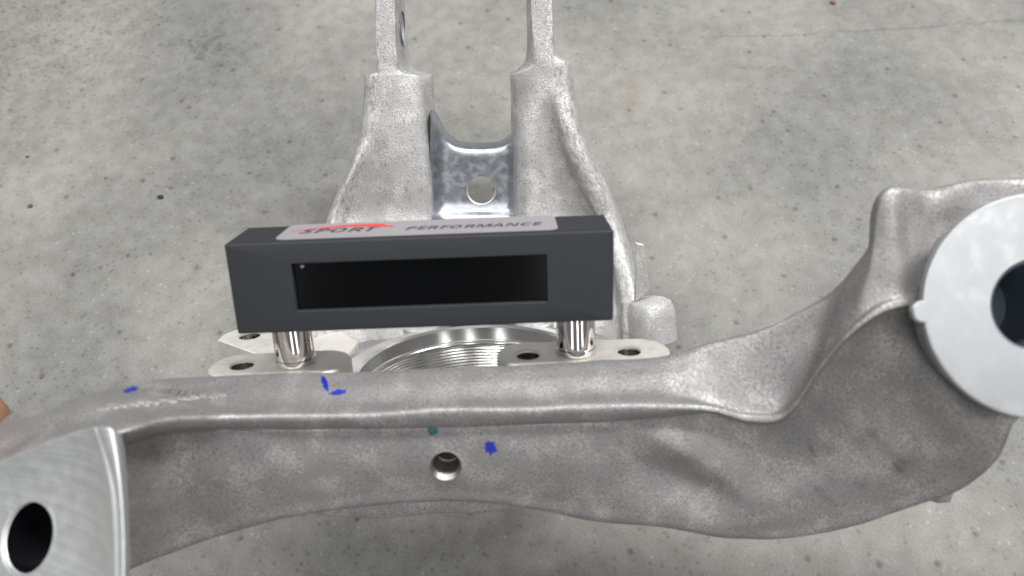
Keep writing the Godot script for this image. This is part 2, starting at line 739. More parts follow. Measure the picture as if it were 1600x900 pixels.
# ------------------------------------------------------------------ the floor
func make_floor() -> void:
	var half := 9.9
	var tiles := half / 0.45
	var a := []
	a.resize(Mesh.ARRAY_MAX)
	a[Mesh.ARRAY_VERTEX] = PackedVector3Array([Vector3(-half, 0, -half), Vector3(half, 0, -half), Vector3(half, 0, half), Vector3(-half, 0, half)])
	a[Mesh.ARRAY_NORMAL] = PackedVector3Array([Vector3.UP, Vector3.UP, Vector3.UP, Vector3.UP])
	a[Mesh.ARRAY_TANGENT] = PackedFloat32Array([1, 0, 0, 1, 1, 0, 0, 1, 1, 0, 0, 1, 1, 0, 0, 1])
	a[Mesh.ARRAY_TEX_UV] = PackedVector2Array([Vector2(0, 0), Vector2(tiles, 0), Vector2(tiles, tiles), Vector2(0, tiles)])
	a[Mesh.ARRAY_INDEX] = PackedInt32Array([0, 1, 2, 0, 2, 3])
	var mesh := ArrayMesh.new()
	mesh.add_surface_from_arrays(Mesh.PRIMITIVE_TRIANGLES, a)
	mesh.surface_set_material(0, M.concrete)
	var o := MeshInstance3D.new()
	o.name = "concrete_floor"
	o.mesh = mesh
	o.position = Vector3(0.0, FLOOR_Y, 0.0)
	add_child(o, true)
	o.set_meta("kind", "structure")
	o.set_meta("label", "bare grey concrete floor, mottled and pitted, under the casting")


# ------------------------------------------------------------------ the knuckle
func make_knuckle() -> void:
	knuckle = thing("steering_knuckle", "bare cast aluminium steering knuckle with two upright ears and a machined hub bore", "steering knuckle")
	knuckle.basis = lean()
	var eye := Vector3(10.8, 123.1, 279.1)
	# front beam, one skin from the left lug to the bushing on the right
	var rails := []
	rails.append(pv([-190.5, 6.3, 55, -156.4, 16.3, 58, -133.5, 21.4, 60, -115.3, 25.1, 58, -103.1, 24.1, 51, -87.4, 23.1, 48, -65.6, 22.5, 46, -41.9, 22, 46, -11.7, 22.2, 46, 14.2, 22.3, 46, 37.9, 23, 46, 61.6, 23.7, 46, 76.2, 28.4, 47, 89.9, 32.9, 50, 101.2, 38.9, 52, 112, 47.2, 54, 117.7, 57.2, 57, 120.4, 65, 60, 122.4, 77.4, 56.5, 125.1, 80, 56.7, 131.4, 79.7, 55.8, 138, 78.3, 53.1, 154.5, 80.2, 49.3, 180.9, 79.9, 48.4]))
	rails.append(pv([-184.3, 4.9, 64.3, -150.3, 16.9, 67.9, -127.8, 23.2, 70.5, -109.9, 26.6, 70.1, -98.7, 25.3, 61.9, -84.6, 23, 56.6, -63.9, 21.4, 53.3, -41, 20.6, 52.7, -11.4, 20.7, 52.4, 13.9, 20.6, 52.4, 37.2, 21.1, 52.4, 60.1, 21.3, 52.4, 75, 23.3, 52.4, 88.1, 25.1, 54.5, 98.6, 29.2, 56.2, 107.6, 36.9, 58.2, 113, 47.8, 61.2, 117.1, 57.1, 64.2, 121.2, 67.7, 61.9, 124.7, 69.9, 61.9, 130.7, 69.8, 61.1, 137.4, 68.6, 58.8, 151.4, 69.7, 56, 175.3, 69, 54.8]))
	rails.append(pv([-176.5, 1.5, 74.9, -142.6, 16, 79.3, -120.7, 23.7, 82.7, -103, 26.8, 84.3, -93.2, 25.1, 74.5, -80.9, 21.2, 66.4, -61.7, 18.5, 61.5, -39.7, 17.1, 60.1, -11, 17.3, 59.4, 13.6, 16.8, 59.4, 36.3, 17, 59.4, 58.2, 16.7, 59.4, 73, 13.5, 61.4, 85.3, 10.4, 61.7, 94.2, 11.2, 62.8, 99.9, 17.8, 64.8, 104.7, 30.2, 67.8, 111.5, 42.5, 70.8, 119.4, 49.9, 70.7, 124.4, 51.3, 70.4, 130, 51.4, 69.8, 136.3, 51, 69.2, 146, 50.6, 68.1, 165.2, 49.4, 66.5]))
	rails.append(pv([-171.4, 0.6, 82.6, -137.5, 16.8, 87.6, -115.9, 25.4, 91.6, -98.4, 28.3, 94.5, -89.5, 26.3, 83.5, -78.6, 21.4, 73.5, -60.3, 17.9, 67.5, -38.9, 16.2, 65.5, -10.8, 16.4, 64.5, 13.4, 15.7, 64.5, 35.7, 15.7, 64.5, 57, 15, 64.6, 72.5, 13.1, 63.6, 84.5, 9.3, 63.8, 93.2, 9.5, 64.8, 98.3, 15.9, 66.8, 103.1, 28.6, 69.8, 110.2, 41.3, 72.8, 118.5, 48.1, 73.1, 123.8, 49.4, 72.7, 129.3, 49.5, 72.1, 136.2, 48.8, 70.8, 145.1, 48.2, 69.9, 163.6, 46.9, 68.3]))
	rails.append(pv([-171.1, -0.4, 83.3, -137.2, 15.8, 88.3, -115.7, 24.5, 92.3, -98.2, 27.4, 95.3, -89.3, 25.4, 84.3, -78.4, 20.4, 74.3, -60.2, 16.8, 68.3, -38.9, 15.1, 66.3, -10.8, 15.3, 65.3, 13.4, 14.5, 65.3, 35.6, 14.5, 65.3, 56.9, 13.9, 65.3, 72.4, 11.9, 64.3, 84.4, 8, 64.3, 93.1, 8.1, 65.3, 98.1, 14.5, 67.3, 102.9, 27.2, 70.3, 110, 39.9, 73.3, 118.5, 46.7, 73.7, 123.8, 48, 73.3, 129.3, 48.1, 72.7, 136.1, 47.4, 71.4, 145, 46.8, 70.5, 163.4, 45.5, 68.8]))
	rails.append(pv([-175.4, -4.7, 79, -140.8, 12, 84, -118.9, 20.7, 88, -100.4, 23.3, 91, -90.4, 21.9, 83, -79.4, 17, 73, -61, 13.1, 67, -39.5, 11.1, 65, -11.2, 9.9, 64, 13.3, 10, 64, 35.8, 10, 64, 57.2, 10.7, 64, 73.7, 10.1, 62, 85.8, 6.2, 62, 94.6, 6.4, 63, 100.1, 12.8, 65, 104.8, 25.6, 67.9, 112.1, 38.5, 70.9, 120.7, 45.4, 71.2, 126, 46.6, 70.8, 131.6, 46.8, 70.2, 138.5, 46.1, 68.9, 147.5, 45.5, 68, 166.1, 44.2, 66.4]))
	rails.append(pv([-175.9, -5.5, 78.5, -141.3, 11.2, 83.4, -119.3, 19.9, 87.4, -100.8, 22.4, 90.4, -91.5, 20.4, 80.9, -80.3, 15.4, 70.8, -61.8, 11.4, 64.8, -40, 9.4, 62.7, -11.4, 8.2, 61.7, 13.3, 8.3, 61.7, 36, 8.3, 61.7, 57.7, 9, 61.7, 74.3, 8.5, 59.7, 86.6, 4.5, 59.8, 95.4, 4.7, 60.8, 101, 11.2, 62.8, 105.8, 24.1, 65.7, 113.1, 37.1, 68.7, 121.8, 44.1, 69, 127.2, 45.3, 68.6, 132.9, 45.5, 68.1, 139.8, 44.8, 66.8, 148.9, 44.2, 66, 167.6, 42.9, 64.3]))
	rails.append(pv([-179.9, -10, 75, -144.4, 7.6, 80, -122, 16.5, 84, -103.4, 18.5, 86, -94.9, 15.7, 75, -80.5, 14.2, 71, -61.9, 10.4, 65, -40.1, 8.7, 63, -11.5, 7.7, 62, 13.3, 7.6, 62, 36, 6.7, 62, 57.6, 1.1, 63.2, 72.5, -7.1, 63, 85.7, -13.8, 62, 99.2, -12.2, 59.5, 111.1, -8.2, 61, 121.8, -0.2, 63.5, 133.1, 11.4, 67, 139.1, 23.7, 71.3, 145.3, 25.5, 70.2, 151.5, 26.9, 69.3, 156.8, 27.7, 69, 162.3, 28.4, 68.8, 178.1, 31.6, 67.8]))
	rails.append(pv([-186.1, -29.4, 75.4, -151.2, -12.1, 80.7, -127, -2.4, 84.7, -107.2, 1.6, 86.7, -97.5, 0.1, 76.9, -82.6, -0.3, 71.7, -63.5, -1.8, 66.1, -41.3, -2.5, 63.7, -12.2, -2.9, 62.7, 12.9, -4.3, 62.7, 36.1, -7.4, 62.7, 58.1, -11.8, 60.2, 73.6, -18.5, 60, 87.7, -23.4, 63.1, 102.5, -22, 61.9, 115.8, -17.3, 63.8, 127.9, -9.2, 66.7, 139.9, 1.4, 70.4, 146.2, 14.3, 75, 151.6, 19.7, 73.8, 157.1, 22.1, 73.1, 161.9, 23.9, 72.5, 166.9, 25.7, 71.9, 180.4, 30.4, 70.5]))
	rails.append(pv([-193, -50.8, 73.5, -158.7, -33.8, 79.3, -132.4, -23.4, 83.3, -111.5, -17.1, 85.3, -100.3, -17.2, 76.7, -84.9, -16.3, 70.3, -65.3, -15.3, 65.1, -42.7, -14.8, 62.3, -12.9, -14.6, 61.3, 12.6, -17.5, 61.3, 36.1, -22.9, 61.3, 58.6, -26.1, 62.3, 74.8, -31.1, 62.3, 89.8, -34, 62.1, 106.1, -32.7, 62.4, 121.1, -27.4, 64.7, 134.7, -19.2, 68, 147.5, -9.7, 71.9, 154.2, 4, 76.8, 158.6, 13.3, 75.4, 163.3, 16.8, 75, 167.6, 19.8, 74.1, 171.9, 22.8, 73.2, 183, 29.1, 71.2]))
	rails.append(pv([-196.3, -61, 72, -162.3, -44.2, 78, -135, -33.4, 82, -113.5, -26, 84, -101.6, -25.4, 76, -86, -23.9, 69, -66.2, -21.7, 64, -43.3, -20.7, 61, -13.3, -20.2, 60, 12.4, -23.8, 60, 36.2, -30.3, 60, 58.9, -32.9, 61, 75.4, -37.1, 61, 90.8, -39.1, 61, 107.9, -37.8, 62, 123.6, -32.2, 64.5, 138, -24, 68, 151.1, -15, 72, 157.9, -0.9, 77, 161.9, 10.2, 75.6, 166.2, 14.3, 75.4, 170.2, 17.8, 74.2, 174.3, 21.4, 73.1, 184.2, 28.4, 70.9]))
	rails.append(pv([-196.3, -59.5, 63, -162.3, -42.7, 69, -135, -31.9, 73, -113.5, -24.5, 75, -101.6, -23.9, 67, -86, -22.4, 60, -66.2, -20.2, 55, -43.3, -19.2, 52, -13.3, -18.7, 51, 12.4, -22.3, 51, 36.2, -28.8, 51, 58.9, -31.4, 52, 75.4, -35.6, 52, 90.8, -37.6, 52, 107.9, -36.3, 53, 123.6, -30.7, 55.5, 138, -22.5, 59, 151.1, -13.5, 63, 157.9, 0.6, 68, 161.9, 11.7, 66.6, 166.2, 15.8, 66.4, 170.2, 19.3, 65.2, 174.3, 22.9, 64.1, 184.2, 29.9, 61.9]))
	rails.append(pv([-193.4, -33.9, 57, -159.4, -20.4, 61.5, -134.2, -12.5, 64.5, -114.4, -7, 64.5, -102.4, -7.1, 57, -86.7, -6.9, 52, -65.9, -6.1, 48.5, -42.6, -5.9, 47, -12.5, -5.5, 46.5, 13.3, -7.2, 46.5, 37, -10.1, 46.5, 60.2, -11.1, 47, 75.8, -10.9, 47.5, 90.3, -9.6, 49, 104.5, -5.9, 50.5, 117.8, 1, 52.8, 127.8, 10.1, 56, 135.7, 18.5, 59.5, 140.2, 31.7, 60.2, 143.5, 38.6, 59.6, 148.8, 40.5, 59.1, 154.1, 41.6, 57.2, 164.4, 44.3, 54.7, 182.6, 47.7, 53.1]))
	rails.append(pv([-190.5, 1.3, 52, -156.4, 11.3, 55, -133.5, 16.4, 57, -115.3, 20.1, 55, -103.1, 19.1, 48, -87.4, 18.1, 45, -65.6, 17.5, 43, -41.9, 17, 43, -11.7, 17.2, 43, 14.2, 17.3, 43, 37.9, 18, 43, 61.6, 18.7, 43, 76.2, 23.4, 44, 89.9, 27.9, 47, 101.2, 33.9, 49, 112, 42.2, 51, 117.7, 52.2, 54, 120.4, 60, 57, 122.4, 72.4, 53.5, 125.1, 75, 53.7, 131.4, 74.7, 52.8, 138, 73.3, 50.1, 154.5, 75.2, 46.3, 180.9, 74.9, 45.4]))
	var beam := loft(rails, 16, 8, true, true)
	var knob: PackedVector3Array = pv([124, 71.3, 62.6, 131.3, 70, 64.1, 124.3, 58.7, 70.2, 140.8, 74.5, 57.4, 125.9, 79.1, 58.1])
	swell(beam, knob[0], Vector3(5, 13, 9), 1.3)
	swell(beam, knob[1], Vector3(6, 10, 10), -1.0)
	swell(beam, knob[2], Vector3(6, 6, 8), 1.6)
	swell(beam, knob[3], Vector3(9, 6, 10), 1.6)
	beam.area_normals()
	roughen(beam, 0.28)
	roughen(beam, 0.06, 4.0)
	beam.area_normals()
	var bolt := Vector3(-13.0, -5.4, 60.0)
	var mouth := surface(beam, bolt + Vector3(0.03, 0.12, 1) * 12.0, -Vector3(0.03, 0.12, 1).normalized())
	punch(beam, bolt, Vector3(0.03, 0.12, 1), 5.1, 6.0)
	var eyelet: PackedVector3Array = pv([159.7, 49.3, 80, -4.9, 32.7, 94.4])
	punch(beam, eyelet[0], eyelet[1], 13.2, 80.0)
	face(beam)
	beam.c = wear(beam)
	put("front_beam", beam, "shaded_worn_aluminium", knuckle)
	# threaded hole through the web
	var thr := PackedVector2Array([Vector2(5.25, 0.02), Vector2(5.05, -0.1), Vector2(4.4, -0.8)])
	for i in 7:
		thr.append(Vector2(5.1, -1.6 - i * 1.7))
		thr.append(Vector2(4.3, -2.4 - i * 1.7))
		thr.append(Vector2(4.3, -2.5 - i * 1.7))
	thr.append(Vector2(0.05, -15.5))
	var axis := Vector3(0.03, 0.12, 1).normalized()
	put("threaded_hole", face(lathe(thr, mouth, axis, 40), eye), "thread_aluminium", knuckle)
	ink(beam, Vector3(-52.0, 20.9, 52), Vector3(0.1, 0.8, 0.6), Vector2(1.0, 2.6), 0.35, "blue_ink", "short blue ink stroke beside the hub bore", eye)
	ink(beam, Vector3(-47.0, 19.3, 56), Vector3(0.1, 0.8, 0.6), Vector2(2.6, 0.9), 0.1, "blue_ink", "flat blue ink dash in front of the hub bore", eye)
	ink(beam, Vector3(-112.7, 23.9, 58), Vector3(-0.2, 0.8, 0.6), Vector2(2.1, 0.8), 0.15, "blue_ink", "blue ink dash far out on the left end of the beam", eye)
	ink(beam, Vector3(-17.0, 5.1, 58), Vector3(0.0, 0.35, 1), Vector2(1.6, 1.3), 0.0, "teal_ink", "teal ink dab under the lip", eye)
	ink(beam, Vector3(1.9, -0.7, 60), Vector3(0.0, 0.35, 1), Vector2(2.1, 2.0), 0.3, "blue_ink", "blue ink blot to the right of the threaded hole", eye)
	rough_seam(beam, eye)
	# lower flange that shows below the web
	var low := [
		pv([-78, -17, 52, -50, -20, 54, -20, -20, 54, 5, -19, 53, 26, -18, 50]),
		pv([-76, -22.5, 53, -50, -28.3, 55, -20, -28.2, 55, 5, -27.6, 54, 24, -21, 51]),
		pv([-75, -23.5, 51, -50, -30, 51.5, -20, -30, 51.5, 5, -29.3, 51, 23, -22, 49]),
		pv([-75, -22, 40, -50, -28, 38, -20, -28, 38, 5, -25, 38, 22, -21, 40]),
		pv([-78, -15, 42, -50, -16, 40, -20, -16, 40, 5, -16, 40, 24, -15, 42]),
	]
	var lf := loft(low, 10, 5, true, true)
	roughen(lf, 0.5)
	put("lower_flange", face(lf), "cast_aluminium", knuckle)
	# raised arms behind the bore
	rails = []
	rails.append(pv([-45.2, 166.4, -87.7, -46.8, 147.6, -87, -47.8, 131, -86.4, -48.2, 120.2, -86, -49.2, 116.5, -86.7, -52.6, 114.9, -88.1, -54.7, 114.8, -90, -55.1, 113.5, -89.9, -56.9, 99.4, -88.8, -60.6, 84.6, -87.7, -65.1, 74.1, -86.9, -71, 63.5, -86.1, -78.7, 48.1, -85, -84.1, 23.4, -69.2, -86.9, 5, -56.9, -87.6, -8.1, -49]))
	rails.append(pv([-44.9, 166.3, -86.9, -46.5, 147.5, -86.2, -47.6, 130.9, -85.6, -47.9, 120.2, -85.3, -48.1, 116.5, -85.5, -50.4, 114.9, -86.1, -52.1, 114.7, -87, -52.5, 113.5, -86.9, -54.1, 99.6, -85.3, -57.5, 85, -83.2, -61.6, 74.9, -80.3, -66.9, 64.7, -78.7, -74, 49.7, -77, -79.1, 25.3, -62.2, -81.9, 7.3, -49.9, -82.6, -5.4, -42]))
	rails.append(pv([-42.8, 166.2, -86.9, -44.3, 147.4, -86.2, -45.4, 130.9, -85.6, -45.7, 120.2, -85.2, -45.9, 117, -84.9, -46.9, 115.3, -84.8, -47.5, 114.7, -84.7, -47.9, 113.4, -84.6, -49.9, 99.5, -83.6, -52.9, 84.9, -82.5, -56.7, 74.3, -83.3, -61, 63.5, -84.1, -67.5, 47.9, -84, -71.9, 23.5, -67.2, -74.3, 5.2, -54.9, -73.9, -7.8, -47]))
	rails.append(pv([-40.5, 166.1, -86.9, -42, 147.3, -86.2, -43, 130.8, -85.6, -43.3, 120.1, -85.2, -43.2, 117.2, -84.8, -43, 115.8, -84.6, -42.7, 114.8, -84.3, -42.8, 113.2, -84.1, -43.8, 99.4, -82.8, -44.2, 84.7, -81.1, -44.4, 74.2, -80.7, -43.9, 63.6, -80.1, -43.9, 48, -79.4, -43.7, 23.5, -63.7, -43.6, 5.3, -51.4, -43.5, -7.6, -43.5]))
	rails.append(pv([-38.2, 166, -86.9, -39.7, 147.3, -86.2, -40.7, 130.7, -85.6, -40.9, 120, -85.2, -40.5, 117.1, -84.9, -39.1, 115.6, -84.8, -37.7, 114.6, -84.6, -37.5, 113, -84.4, -36.3, 99.1, -82.6, -35.1, 84.4, -81.1, -34.6, 73.9, -80.3, -34.1, 63.3, -79.5, -33.8, 47.9, -78.4, -33, 23.4, -62.6, -31.5, 5.2, -50.3, -31, -7.6, -42.4]))
	rails.append(pv([-36.4, 166, -86.9, -37.7, 147.2, -86.2, -38.7, 130.6, -85.6, -38.8, 119.9, -85.3, -38.5, 116.8, -85.5, -34.6, 114.9, -86.6, -30, 113.7, -87.5, -29.5, 112.6, -87.4, -28.8, 98.7, -85.3, -28.1, 83.8, -83.9, -27.8, 73.4, -82.3, -27.5, 62.7, -81.5, -27.8, 47.2, -80.4, -26.9, 22.4, -65.2, -24.6, 4, -52.9, -23.6, -9, -45]))
	rails.append(pv([-36.3, 166.1, -87.7, -37.6, 147.2, -87, -38.6, 130.6, -86.4, -38.7, 119.9, -86.1, -37.8, 116.4, -86.7, -33.5, 114.5, -89.1, -28.1, 113.2, -92, -27.2, 112.4, -91.9, -26.6, 98.2, -90.8, -26.3, 83.1, -89.7, -26.3, 72.4, -88.9, -26.3, 61.5, -88.1, -26.7, 45.8, -87, -25.1, 20.6, -71.2, -22.2, 1.7, -58.9, -20.6, -11.6, -51]))
	rails.append(pv([-36.3, 166.1, -113.7, -37.6, 147.2, -117, -38.6, 130.6, -124.4, -38.7, 119.9, -134.1, -37.8, 116.4, -136.7, -33.5, 114.5, -141.1, -28.1, 113.2, -137, -27.2, 112.4, -121.9, -26.6, 98.2, -114.8, -26.3, 83.1, -113.7, -26.3, 72.4, -112.9, -26.3, 61.5, -112.1, -26.7, 45.8, -111, -25.1, 20.6, -95.2, -22.2, 1.7, -82.9, -20.6, -11.6, -75]))
	rails.append(pv([-40.7, 166.2, -115, -42.2, 147.4, -118.5, -43.2, 130.8, -126.3, -43.4, 120.1, -136.5, -43.5, 116.5, -139.2, -43, 114.7, -143.2, -41.4, 114, -138.3, -41.2, 112.9, -122.4, -41.7, 98.8, -115, -43.4, 83.9, -113.9, -45.7, 73.3, -113.1, -48.7, 62.5, -112.3, -52.7, 47, -111.2, -54.6, 22, -95.4, -54.5, 3.4, -83.1, -54.1, -9.9, -75.2]))
	rails.append(pv([-45.2, 166.4, -113.7, -46.8, 147.6, -117, -47.8, 131, -124.4, -48.2, 120.2, -134, -49.2, 116.5, -136.7, -52.6, 114.9, -140.1, -54.7, 114.8, -135, -55.1, 113.5, -119.9, -56.9, 99.4, -112.8, -60.6, 84.6, -111.7, -65.1, 74.1, -110.9, -71, 63.5, -110.1, -78.7, 48.1, -109, -84.1, 23.4, -93.2, -86.9, 5, -80.9, -87.6, -8.1, -73]))
	var left := loft(rails, 12, 12, true, true)
	roughen(left, 0.12, 1.0)
	roughen(left, 0.05, 4.0)
	left.area_normals()
	punch(left, Vector3(-37, 136.0, -103.0), Vector3.RIGHT, 7.4, 30.0)
	left.c = sanded(left, 0, 26)
	put("upright_arm", face(left), "lit_blasted_aluminium", knuckle)
	put("pivot_hole", face(lathe(PackedVector2Array([Vector2(8.3, 0.15), Vector2(7.2, -0.7), Vector2(7.2, -9.2), Vector2(8.3, -9.9)]), Vector3(-36.9, 136.0, -103.0), Vector3.RIGHT, 40), Vector3(-40, 136, -103)), "machined_aluminium", knuckle)
	rails = []
	rails.append(pv([24.3, 164, -87.7, 24.1, 145.1, -87, 24.3, 131.3, -86.5, 24, 120, -86.9, 21.8, 116, -87.7, 17.6, 113.5, -90.2, 16, 112.7, -91.1, 15.7, 102.1, -90.3, 15.2, 89.3, -89.3, 14.8, 77.2, -88.4, 14.6, 66.4, -87.6, 14.3, 54, -86.7, 13.9, 43, -85.1, 13.3, 27.6, -75.5, 12.3, 14, -66.7, 11.5, 0.8, -57.9, 10.6, -12.4, -50]))
	rails.append(pv([24.5, 163.9, -86.9, 24.3, 145.1, -86.2, 24.5, 131.2, -85.7, 25.1, 120.2, -85.7, 23.6, 116.6, -86.2, 20.2, 114.1, -87.2, 19, 112.9, -87.6, 18.7, 102.2, -86.8, 18.2, 89.6, -84.8, 17.8, 77.6, -83.9, 17.5, 67, -83.1, 17.4, 54.7, -82.2, 17, 43.9, -80.6, 16.3, 28.5, -72, 15.4, 15, -63.2, 14.5, 1.9, -54.4, 13.6, -11.1, -46.5]))
	rails.append(pv([26.9, 163.8, -86.9, 26.4, 145, -86.2, 26.6, 131.2, -85.7, 27.2, 121, -85.1, 26.8, 117.6, -84.9, 25.9, 115.9, -85, 25.3, 114.8, -85, 24.6, 102.7, -84.2, 23.6, 89.6, -82.9, 23, 77.7, -82, 22.4, 67.1, -81.2, 22, 54.9, -80.3, 21.6, 44.2, -78.7, 20.9, 28.9, -69.5, 20.2, 15.3, -61.7, 19.6, 1.9, -53.9, 19, -11.1, -46]))
	rails.append(pv([29.2, 163.8, -86.9, 29, 144.9, -86.2, 29.3, 131.1, -85.7, 29.6, 121.5, -85, 30.1, 118.6, -84.7, 30.4, 117.2, -84.6, 30.3, 115.8, -84.5, 31.5, 102.5, -84, 33.5, 89, -85.5, 36.7, 76.6, -86.4, 41, 65.5, -87.1, 47.5, 52.5, -87.7, 53.5, 41.1, -87.1, 57.9, 25.5, -77, 60, 11.5, -68.7, 60.7, -1.9, -59.9, 60.3, -15.2, -52]))
	rails.append(pv([31.5, 163.7, -86.9, 31.3, 144.8, -86.2, 31.6, 131, -85.7, 32, 121.4, -85.1, 33.1, 118.5, -84.9, 34.3, 117.1, -84.8, 34.5, 115.6, -84.6, 35.4, 102.4, -83.7, 37.2, 89.2, -81.9, 40.3, 77.3, -80.4, 44.6, 66.6, -79.4, 50.6, 54.2, -78.5, 55.4, 43.3, -76.9, 59.6, 27.7, -68.7, 61.8, 14.3, -59.9, 62.4, 1.3, -51.1, 62.2, -11.6, -43.2]))
	rails.append(pv([33.9, 163.6, -86.9, 33.8, 144.7, -86.2, 33.8, 130.9, -85.7, 33.8, 121.3, -85.7, 36.1, 118.7, -85.7, 39.1, 117.5, -85.8, 39.7, 116.3, -85.7, 40.6, 102.4, -84.1, 42.9, 89, -81.7, 46.9, 77.1, -80, 52.2, 66.4, -78.8, 57.3, 54.1, -77.7, 61.2, 43.3, -76.1, 65.3, 27.7, -67.7, 68.3, 14.3, -58.9, 70, 1.3, -50.1, 70.6, -11.6, -42.2]))
	rails.append(pv([34.1, 163.7, -87.7, 34, 144.8, -87, 34, 130.9, -86.5, 34.8, 121.3, -86.9, 37.7, 118.6, -87.2, 40.8, 117.4, -88.2, 41.5, 116.5, -88.3, 43.4, 102.1, -88.3, 46.2, 88.3, -87.8, 50.7, 76.1, -86.9, 56.5, 65.1, -86.1, 61.4, 52.5, -85.2, 65.4, 41.5, -83.6, 69.4, 25.9, -74, 72.8, 12.2, -65.2, 74.8, -1.1, -56.4, 76.1, -14.4, -48.5]))
	rails.append(pv([34.1, 163.7, -113.7, 34, 144.8, -117, 34, 130.9, -124.5, 34.8, 121.3, -132.9, 37.7, 118.6, -137.2, 40.8, 117.4, -132.2, 41.5, 116.5, -118.3, 43.4, 102.1, -112.3, 46.2, 88.3, -111.8, 50.7, 76.1, -110.9, 56.5, 65.1, -110.1, 61.4, 52.5, -109.2, 65.4, 41.5, -107.6, 69.4, 25.9, -98, 72.8, 12.2, -89.2, 74.8, -1.1, -80.4, 76.1, -14.4, -72.5]))
	rails.append(pv([29.2, 163.9, -115, 29.1, 145, -118.5, 29.2, 131.1, -126.4, 29.4, 120.6, -135.2, 29.8, 117.3, -140, 29.2, 115.4, -135.4, 28.8, 114.6, -121.2, 29.5, 102.1, -114.5, 30.7, 88.8, -113.7, 32.8, 76.6, -112.8, 35.5, 65.8, -112, 37.9, 53.2, -111.1, 39.7, 42.2, -109.6, 41.3, 26.8, -99.9, 42.6, 13.1, -91.1, 43.1, -0.2, -82.4, 43.3, -13.4, -74.5]))
	rails.append(pv([24.3, 164, -113.7, 24.1, 145.1, -117, 24.3, 131.3, -124.5, 24, 120, -132.9, 21.8, 116, -137.7, 17.6, 113.5, -134.2, 16, 112.7, -121.1, 15.7, 102.1, -114.3, 15.2, 89.3, -113.3, 14.8, 77.2, -112.4, 14.6, 66.4, -111.6, 14.3, 54, -110.7, 13.9, 43, -109.1, 13.3, 27.6, -99.5, 12.3, 14, -90.7, 11.5, 0.8, -81.9, 10.6, -12.4, -74]))
	var right := loft(rails, 12, 12, true, true)
	roughen(right, 0.12, 1.0)
	roughen(right, 0.05, 4.0)
	right.area_normals()
	right.c = sanded(right, 42, 74)
	put("upright_arm", face(right), "lit_blasted_aluminium", knuckle)
	# milled saddle between the arms
	rails = []
	rails.append(pv([-25.1, 91.9, -112, -23.7, 89.3, -114, -22.3, 85.4, -117, -20.5, 81.7, -119, -18, 78.1, -120, -13.8, 75.1, -120.4, -1.9, 73.7, -120.4, 7.6, 74.3, -120.4, 11.5, 76.4, -120, 14.1, 79.6, -118, 16, 82.2, -116]))
	rails.append(pv([-25.1, 95.7, -111, -23.7, 93.1, -113, -22.3, 89.2, -116, -20.5, 85.5, -118, -18, 81.9, -119, -13.8, 78.9, -119.4, -1.9, 77.5, -119.4, 7.6, 78.1, -119.4, 11.5, 80.2, -119, 14.1, 83.4, -117, 16, 86, -115]))
	rails.append(pv([-25.1, 96.1, -88.2, -23.7, 93.5, -90.2, -22.3, 89.6, -93.2, -20.5, 85.9, -95.2, -18, 82.3, -96.2, -13.8, 79.3, -96.6, -1.9, 77.9, -96.6, 7.6, 78.5, -96.6, 11.5, 80.6, -96.2, 14.1, 83.8, -94.2, 16, 86.4, -92.2]))
	rails.append(pv([-25.1, 94.6, -86.4, -23.7, 92, -88.4, -22.3, 88.1, -91.4, -20.5, 84.4, -93.4, -18, 80.8, -94.4, -13.8, 77.8, -94.8, -1.9, 76.4, -94.8, 7.6, 77, -94.8, 11.5, 79.1, -94.4, 14.1, 82.3, -92.4, 16, 84.9, -90.4]))
	rails.append(pv([-25.1, 93.3, -86, -23.7, 90.7, -88, -22.3, 86.8, -91, -20.5, 83.1, -93, -18, 79.5, -94, -13.8, 76.5, -94.4, -1.9, 75.1, -94.4, 7.6, 75.7, -94.4, 11.5, 77.8, -94, 14.1, 81, -92, 16, 83.6, -90]))
	rails.append(pv([-26.8, 70.7, -86, -25.1, 70.3, -88, -23.5, 69.8, -91, -21.5, 69.4, -93, -18.7, 69.2, -94, -14.3, 69, -94.4, -2.3, 68.5, -94.4, 7.3, 68.2, -94.4, 11.1, 68.1, -94, 13.6, 68.3, -92, 15.5, 68.5, -90]))
	rails.append(pv([-27.5, 59.7, -86, -25.8, 59.3, -88, -24.2, 58.7, -91, -22.2, 58.3, -93, -19.4, 58, -94, -15, 57.8, -94.4, -2.8, 57.3, -94.4, 6.8, 57, -94.4, 10.7, 56.9, -94, 13.2, 57.2, -92, 15.1, 57.5, -90]))
	rails.append(pv([-28, 53.1, -85.8, -26.3, 52.7, -87.8, -24.7, 52, -90.8, -22.6, 51.6, -92.8, -19.8, 51.3, -93.8, -15.3, 51, -94.2, -3.1, 50.6, -94.2, 6.6, 50.2, -94.2, 10.4, 50.1, -93.8, 13, 50.4, -91.8, 14.9, 50.8, -89.8]))
	rails.append(pv([-28, 49.9, -84.4, -26.4, 49.4, -86.4, -24.8, 48.8, -89.4, -22.7, 48.3, -91.4, -19.9, 48, -92.4, -15.4, 47.7, -92.8, -3.2, 47.3, -92.8, 6.4, 46.9, -92.8, 10.3, 46.8, -92.4, 12.9, 47.2, -90.4, 14.8, 47.5, -88.4]))
	rails.append(pv([-27.9, 47.4, -81, -26.2, 46.9, -83, -24.6, 46.2, -86, -22.6, 45.7, -88, -19.8, 45.4, -89, -15.4, 45.2, -89.4, -3.2, 44.7, -89.4, 6.3, 44.3, -89.4, 10.2, 44.3, -89, 12.7, 44.6, -87, 14.6, 45, -85]))
	rails.append(pv([-28.1, 43.5, -80, -26.4, 43, -82, -24.8, 42.3, -85, -22.8, 41.7, -87, -20, 41.4, -88, -15.6, 41.1, -88.4, -3.4, 40.7, -88.4, 6.2, 40.3, -88.4, 10, 40.3, -88, 12.6, 40.6, -86, 14.5, 41, -84]))
	var br := loft(rails, 6, 8, false, false)
